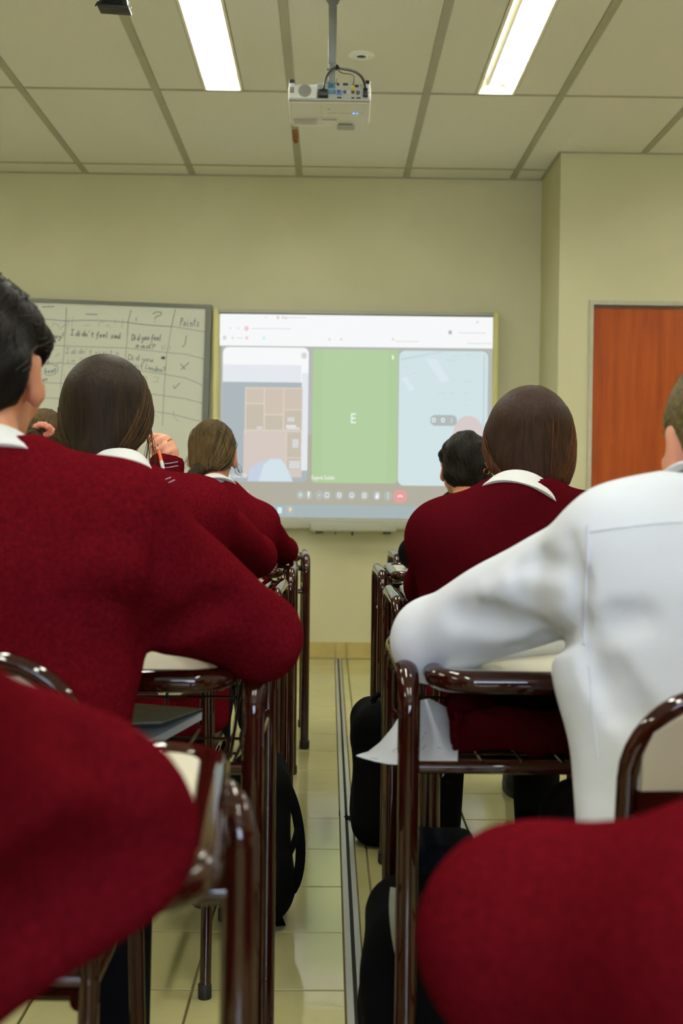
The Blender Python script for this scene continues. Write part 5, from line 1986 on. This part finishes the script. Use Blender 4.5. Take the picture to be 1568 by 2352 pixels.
b8, top8, G8 = person(dict(
    label='person in maroon at the lower right corner, only an arm and shoulder in view',
    hip=(.50, .50, .53), nb=(.50, .56, .905), head=(.505, .66, 1.07), look=(0, 8, 0),
    sR=(.66, .56, .80), sL=(.245, .62, .722), eR=(.76, .76, .77), eL=(.137, .74, .690), wR=(.62, .95, .765), wL=(.36, .80, .615),
    bw=1.1, h=.009, arm=(.062, .060, .044), cloth=.012, seed=10, hem=1.1,
    handR=dict(d=(-1, .3, -.1)), handL=dict(d=(1, .3, -.1)),
    extra=[px_groove([(1400, 1790), (1450, 1840), (1490, 1930)], .03, .010, .3, .9, .02),
           px_groove([(1090, 1850), (1170, 1805), (1260, 1790), (1340, 1800)], .024, .005, .3, .9, .02), px_groove([(1100, 1900), (1200, 1840), (1300, 1830)], .022, .004, .3, .9, .02, False)],
    hair=dict(mat=M_HAIR_BR, t=.014, nape=-.06, short=True, n=60)))


# small pieces worn by people
def seam(name, G, pts, y0, y1, r, m, body, off=.0004):
    L = surface_line(G, pts, y0, y1, off)
    if len(L) > 2:
        obj(name, MB().tube(L, r, 6), m, body)


seam('armhole_seam', Gw, [(1350, 1206), (1350, 1260), (1347, 1340), (1344, 1420), (1342, 1480)], 1.0, 1.9, .0024, M_SEAM, bw_)
seam('yoke_seam', Gw, [(1352, 1222), (1430, 1212), (1500, 1204), (1567, 1200)], 1.0, 1.9, .0011, M_SEAM, bw_)
seam('side_seam', Gw, [(1352, 1530), (1358, 1620), (1372, 1740)], 1.0, 1.9, .0014, M_SEAM, bw_)
seam('neck_stripe', G3, [(335, 1113), (360, 1109), (380, 1102), (392, 1097)], 2.0, 3.0, .0016, M_STRIPE, b3)
seam('neck_stripe', G3, [(343, 1120), (368, 1115), (388, 1109), (401, 1103)], 2.0, 3.0, .0016, M_STRIPE, b3)
for (a, b) in ((1066, 1061), (1075, 1070)):
    seam('cuff_stripe', G3, [(368, a), (386, a - 1), (408, b)], 2.5, 3.2, .0015, M_STRIPE, b3)
rg = at(385, 1016, 2.812)
obj('finger_ring', MB().tube([rg + Matrix.Rotation(R_(35), 3, 'Y') @ Vector((0.0, .0125 * math.cos(a), .0125 * math.sin(a))) for a in [R_(20 * k) for k in range(18)]], .0016, 6, True), M_GOLD, b3)
er_ = at(1117, 1083, 2.46)
obj('ear_ring', MB().tube([er_ + Vector((.006 * math.cos(a), 0, .006 * math.sin(a))) for a in [R_(30 * k) for k in range(12)]], .0011, 6, True), M_GOLD, b6)
# scrunchie of the ponytail
hc = at(99, 988, 3.972)
sc_ = MB()
pts, rs = [], []
for k in range(84):
    a = 2 * math.pi * k / 84
    rr = .027 + .0012 * math.sin(21 * a)
    pts.append(hc + Vector((rr * math.cos(a), -.012 * math.sin(a) - .004 * abs(math.sin(a)), rr * .62 * math.sin(a))))
    rs.append(.0105 + .0016 * math.sin(17 * a) + .0008 * math.sin(31 * a))
obj('scrunchie', sc_.tube(pts, rs, 10, True), M_SCRUN, b5)

# ------------------------------------------------------------------ bags
def bag(name, label, c, half, m, seed, extra=()):
    F = Field((c[0] - half[0] - .1, c[1] - half[1] - .1, -.02), (c[0] + half[0] + .1, c[1] + half[1] + .1, c[2] + half[2] + .12), .007)
    F.box(c, half, .07, None, .03)
    F.ell((c[0], c[1] - half[1] * .8, c[2] - .05), (half[0] * .75, .05, half[2] * .55), None, .02)
    for f in extra:
        f(F)
    F.noise(1.0, [(14, 10, 22, .004), (32, 26, -18, .0025), (-20, 30, 40, .002)], seed)
    F.plane((0, 0, .002), (0, 0, -1), .004)
    o = F.mesh(name, m, None)
    tag(o, label, 'bag', 'backpacks on the floor')
    return o


def strap(parent, pts, w_, th=.003, flat=(0, 0, 1), name='strap', m=None):
    P = [Vector(p) for p in pts]
    rows = []
    for i, p in enumerate(P):
        t = (P[min(i + 1, len(P) - 1)] - P[max(i - 1, 0)]).normalized()
        sd = t.cross(Vector(flat)).normalized() * w_ * .5
        rows.append([p - sd, p + sd])
    return obj(name, MB().grid(rows, th), m or M_BLACKC, parent)


bgR = bag('backpack', 'black backpack standing on the floor right of the aisle behind the drooping paper', (.192, 3.25, .195), (.122, .12, .195), M_BLACKC, 1)
strap(bgR, bez(at(842, 1898, 3.30), at(820, 1880, 3.40), at(790, 1875, 3.5), at(746, 1847, 3.62), 10), .024)
obj('carry_loop', MB().tube(bez((.13, 3.2, .38), (.11, 3.2, .43), (.20, 3.2, .43), (.18, 3.2, .38), 8), .008, 8), M_BLACKC, bgR)
bgN = bag('backpack', 'dark backpack on the floor against the desk of the white shirted boy', (.165, 1.80, .18), (.105, .115, .18), M_BLACKC, 2,
          (lambda F: F.box((.20, 1.80, .36), (.06, .08, .06), .04, None, .03), lambda F: F.ell((.10, 1.74, .06), (.07, .08, .08), None, .04)))
strap(bgN, bez(at(905, 2040, 1.70), at(898, 2090, 1.68), at(905, 2150, 1.68), at(925, 2230, 1.69), 8), .012, .003, (0, 1, 0), 'trim_band', M_COVER)
obj('top_flap', MB().rbox((.185, 1.80, .415), (.10, .13, .05), .02, 3), M_NAVYC, bgN)
bgL = bag('backpack', 'black backpack on the floor left of the aisle with a hanging strap loop', (-.155, 2.62, .19), (.080, .105, .19), M_BLACKC, 3)
strap(bgL, bez(at(650, 1790, 2.58), at(690, 1850, 2.58), at(705, 1985, 2.58), at(672, 2042, 2.58), 14) + bez(at(668, 2046, 2.58), at(655, 2052, 2.58), at(645, 2054, 2.58), at(632, 2056, 2.58), 5)[1:], .022, .004, (0, 1, 0))
strap(bgL, [at(622, 2062, 2.66), at(634, 2098, 2.64), at(652, 2143, 2.565)], .022, .003)
strap(bgL, bez(at(684, 1900, 2.57), at(676, 1950, 2.55), at(650, 1985, 2.55), at(636, 2010, 2.55), 8), .014, .003, (0, 1, 0))

# ------------------------------------------------------------------ things on and in the desks
ZD = .7195 + .0045


def sheet(name, label, cat, corners, th, m, sag=0.0, group=None):
    a, b, c, d = map(Vector, corners)
    rows = []
    for j in range(9):
        v = j / 8
        row = []
        for i in range(9):
            u = i / 8
            p = (a * (1 - u) + b * u) * (1 - v) + (d * (1 - u) + c * u) * v
            row.append(p + Vector((0, 0, -sag * 4 * u * (1 - u) * v)))
        rows.append(row)
    o = obj(name, MB().grid(rows, th), m)
    return tag(o, label, cat, group)


# paper sliding out of the shelf of the white shirted boy's desk
bot = [(818, 1735), (835, 1741), (860, 1748), (890, 1754), (930, 1757), (985, 1757), (1050, 1752)]
topc = [(822, 1733), (845, 1726), (872, 1705), (900, 1672), (935, 1615), (985, 1604), (1056, 1640)]
rows = []
for j in range(8):
    v = j / 7
    rows.append([at(b_[0] * (1 - v) + t_[0] * v, b_[1] * (1 - v) + t_[1] * v, 1.622 + .17 * v) for i, (b_, t_) in enumerate(zip(bot, topc))])
pp = tag(obj('paper_sheet', MB().grid(rows, .0006), M_PAPER), 'white sheet of paper drooping out of the shelf beside the maroon scarf', 'paper')
for q in (((968, 1700), (985, 1668)), ((970, 1690), (1000, 1652)), ((968, 1722), (992, 1696)), ((940, 1730), (960, 1724)), ((850, 1741), (868, 1743)), ((1000, 1716), (1012, 1718)), ((900, 1726), (915, 1716))):
    P = []
    for (px, py) in q:
        best = None
        for j in range(7):
            for i in range(6):
                cen = (rows[j][i] + rows[j + 1][i + 1]) / 2
                d = CROT.transposed() @ (cen - Vector((0, 0, CAMZ)))
                e = (CX + FPX * d.x / -d.z - px) ** 2 + (CY - FPX * d.y / -d.z - py) ** 2
                if best is None or e < best[0]:
                    best = (e, cen)
        P.append(at(px, py, best[1].y - .004))
    obj('pencil_line', MB().tube(P, .00035, 4), M_INK, pp)

# maroon scarf with fringe, dark jacket above it
F = Field((.15, 1.60, .57), (.60, 2.02, .73), .005)
F.box((.30, 1.79, .625), (.115, .13, .022), .02, None, .02)
F.cone((.205, 1.68, .632), (.36, 1.68, .640), .024, .026, .02)
F.cone((.205, 1.74, .655), (.30, 1.80, .650), .018, .020, .02)
F.box((.38, 1.78, .625), (.10, .13, .02), .02, None, .02)
F.noise(1.0, [(40, 25, 60, .004), (70, -50, 40, .003), (25, 80, -60, .003)], 4)
scf = tag(F.mesh('scarf', M_KNIT2), 'folded maroon scarf with a fringed edge on the shelf under the right desk', 'scarf')
fg = MB()
rf = random.Random(5)
for k in range(46):
    px0, py0 = 1052 + rf.uniform(-4, 4), 1640 + k * 1.9
    a = at(px0 + 6, py0, 1.672)
    b = at(px0 - rf.uniform(4, 14), py0 + rf.uniform(-6, 9), 1.665)
    fg.tube([a, (a + b) / 2 + Vector((0, -.004, rf.uniform(-.003, .003))), b], .0011, 4)
tag(obj('fringe', fg, M_KNIT, scf), kind='stuff')
F = Field((.2, 1.60, .62), (.62, 2.02, .75), .006)
F.box((.40, 1.80, .672), (.13, .11, .022), .02, None, .02)
F.cone((.265, 1.72, .675), (.45, 1.70, .672), .020, .022, .02)
F.noise(1.0, [(40, 25, 60, .003), (60, -50, 40, .002)], 6)
tag(F.mesh('folded_jacket', M_BLACKC), 'black folded jacket stuffed above the maroon scarf on the desk shelf', 'jacket')

# notebook on the shelf of the left desk
A_, B_, C_, D_ = at(250, 1662, 1.66), at(372, 1657, 1.66), at(464, 1627, 1.86), at(250, 1611, 1.90)
nbk = sheet('notebook', 'grey covered notebook lying on the shelf under the second left desk', 'notebook', (A_, B_, C_, D_), .003, M_COVER)
pg = [Vector(p) + Vector((0, 0, -.006)) for p in (A_, B_, C_, D_)]
obj('pages', MB().grid([[pg[0] + Vector((0, -.02, -.010)), pg[1] + Vector((-.008, -.03, -.012))], [pg[3], pg[2]]], .012), M_PAPER, nbk, False)
obj('green_divider', MB().grid([[pg[0] + Vector((0, .0, .004)), pg[1] + Vector((.002, -.008, .004))], [pg[3] + Vector((0, 0, .004)), pg[2] + Vector((.001, 0, .004))]], .002), M_GREEN, nbk, False)

# pencil case on the second left desk
pc = at(352, 1492, 1.78)
pcs = tag(obj('pencil_case', MB().rbox((pc.x - .02, 1.80, ZD + .017), (.15, .062, .032), .014, 4), M_BLACKC), 'small black pencil case on the desk of the black haired boy', 'pencil case')
obj('zip_pull', MB().lathe([(.004, 0), (.006, .004), (.006, .012), (.003, .016)], (pc.x + .048, 1.772, ZD + .002), 12), M_BLACKP, pcs)

# papers on desks
def flat(name, label, cat, x, y, w_, d_, rz, m, z=ZD + .0004, th=.0008, group=None):
    Mx = Matrix.Translation((x, y, z)) @ Matrix.Rotation(R_(rz), 4, 'Z')
    return tag(obj(name, MB().box((-w_ / 2, -d_ / 2, 0), (w_ / 2, d_ / 2, th), Mx), m, smooth=False), label, cat, group)


ps = flat('printed_sheet', 'printed sheet with dark drawing on the desk of the white shirted boy', 'paper', .355, 1.70, .20, .26, 5, M_PAPER)
dr_ = MB()
rq = random.Random(2)
for k in range(9):
    x, y = .30 + rq.uniform(0, .11), 1.60 + rq.uniform(0, .18)
    dr_.tube(bez((x, y, ZD + .0016), (x + rq.uniform(-.03, .03), y + .01, ZD + .0016), (x + .03, y + rq.uniform(-.02, .02), ZD + .0016), (x + .04, y + .015, ZD + .0016), 6), .0018, 4)
tag(obj('printed_drawing', dr_, M_GREEN, ps), kind='stuff')
flat('paper_sheet', 'white paper on the desk beside the black sleeve at the right', 'paper', .40, 3.72, .30, .21, 3, M_PAPER)
rs_ = flat('paper_sheet', 'white sheet with a red stripe on the farthest right desk', 'paper', .47, 4.68, .28, .20, -2, M_PAPER)
obj('red_stripe', MB().box((.335, 4.60, ZD + .0014), (.352, 4.75, ZD + .0018)), M_SCRUN, rs_, False)

# pen in the raised hand
pa, pb = at(365, 1036, 2.765), at(375, 1079, 2.745)
pen = tag(obj('pen', MB().tube([pa * .45 + pb * .55, pb * .9 + pa * .1, pb], [.0046, .0046, .002], 10), M_WHITEP), 'white and orange pen held in the raised hand', 'pen')
obj('pen_tip_part', MB().tube([pa, pa * .45 + pb * .55], [.0036, .0044], 10), M_ORANGE, pen)
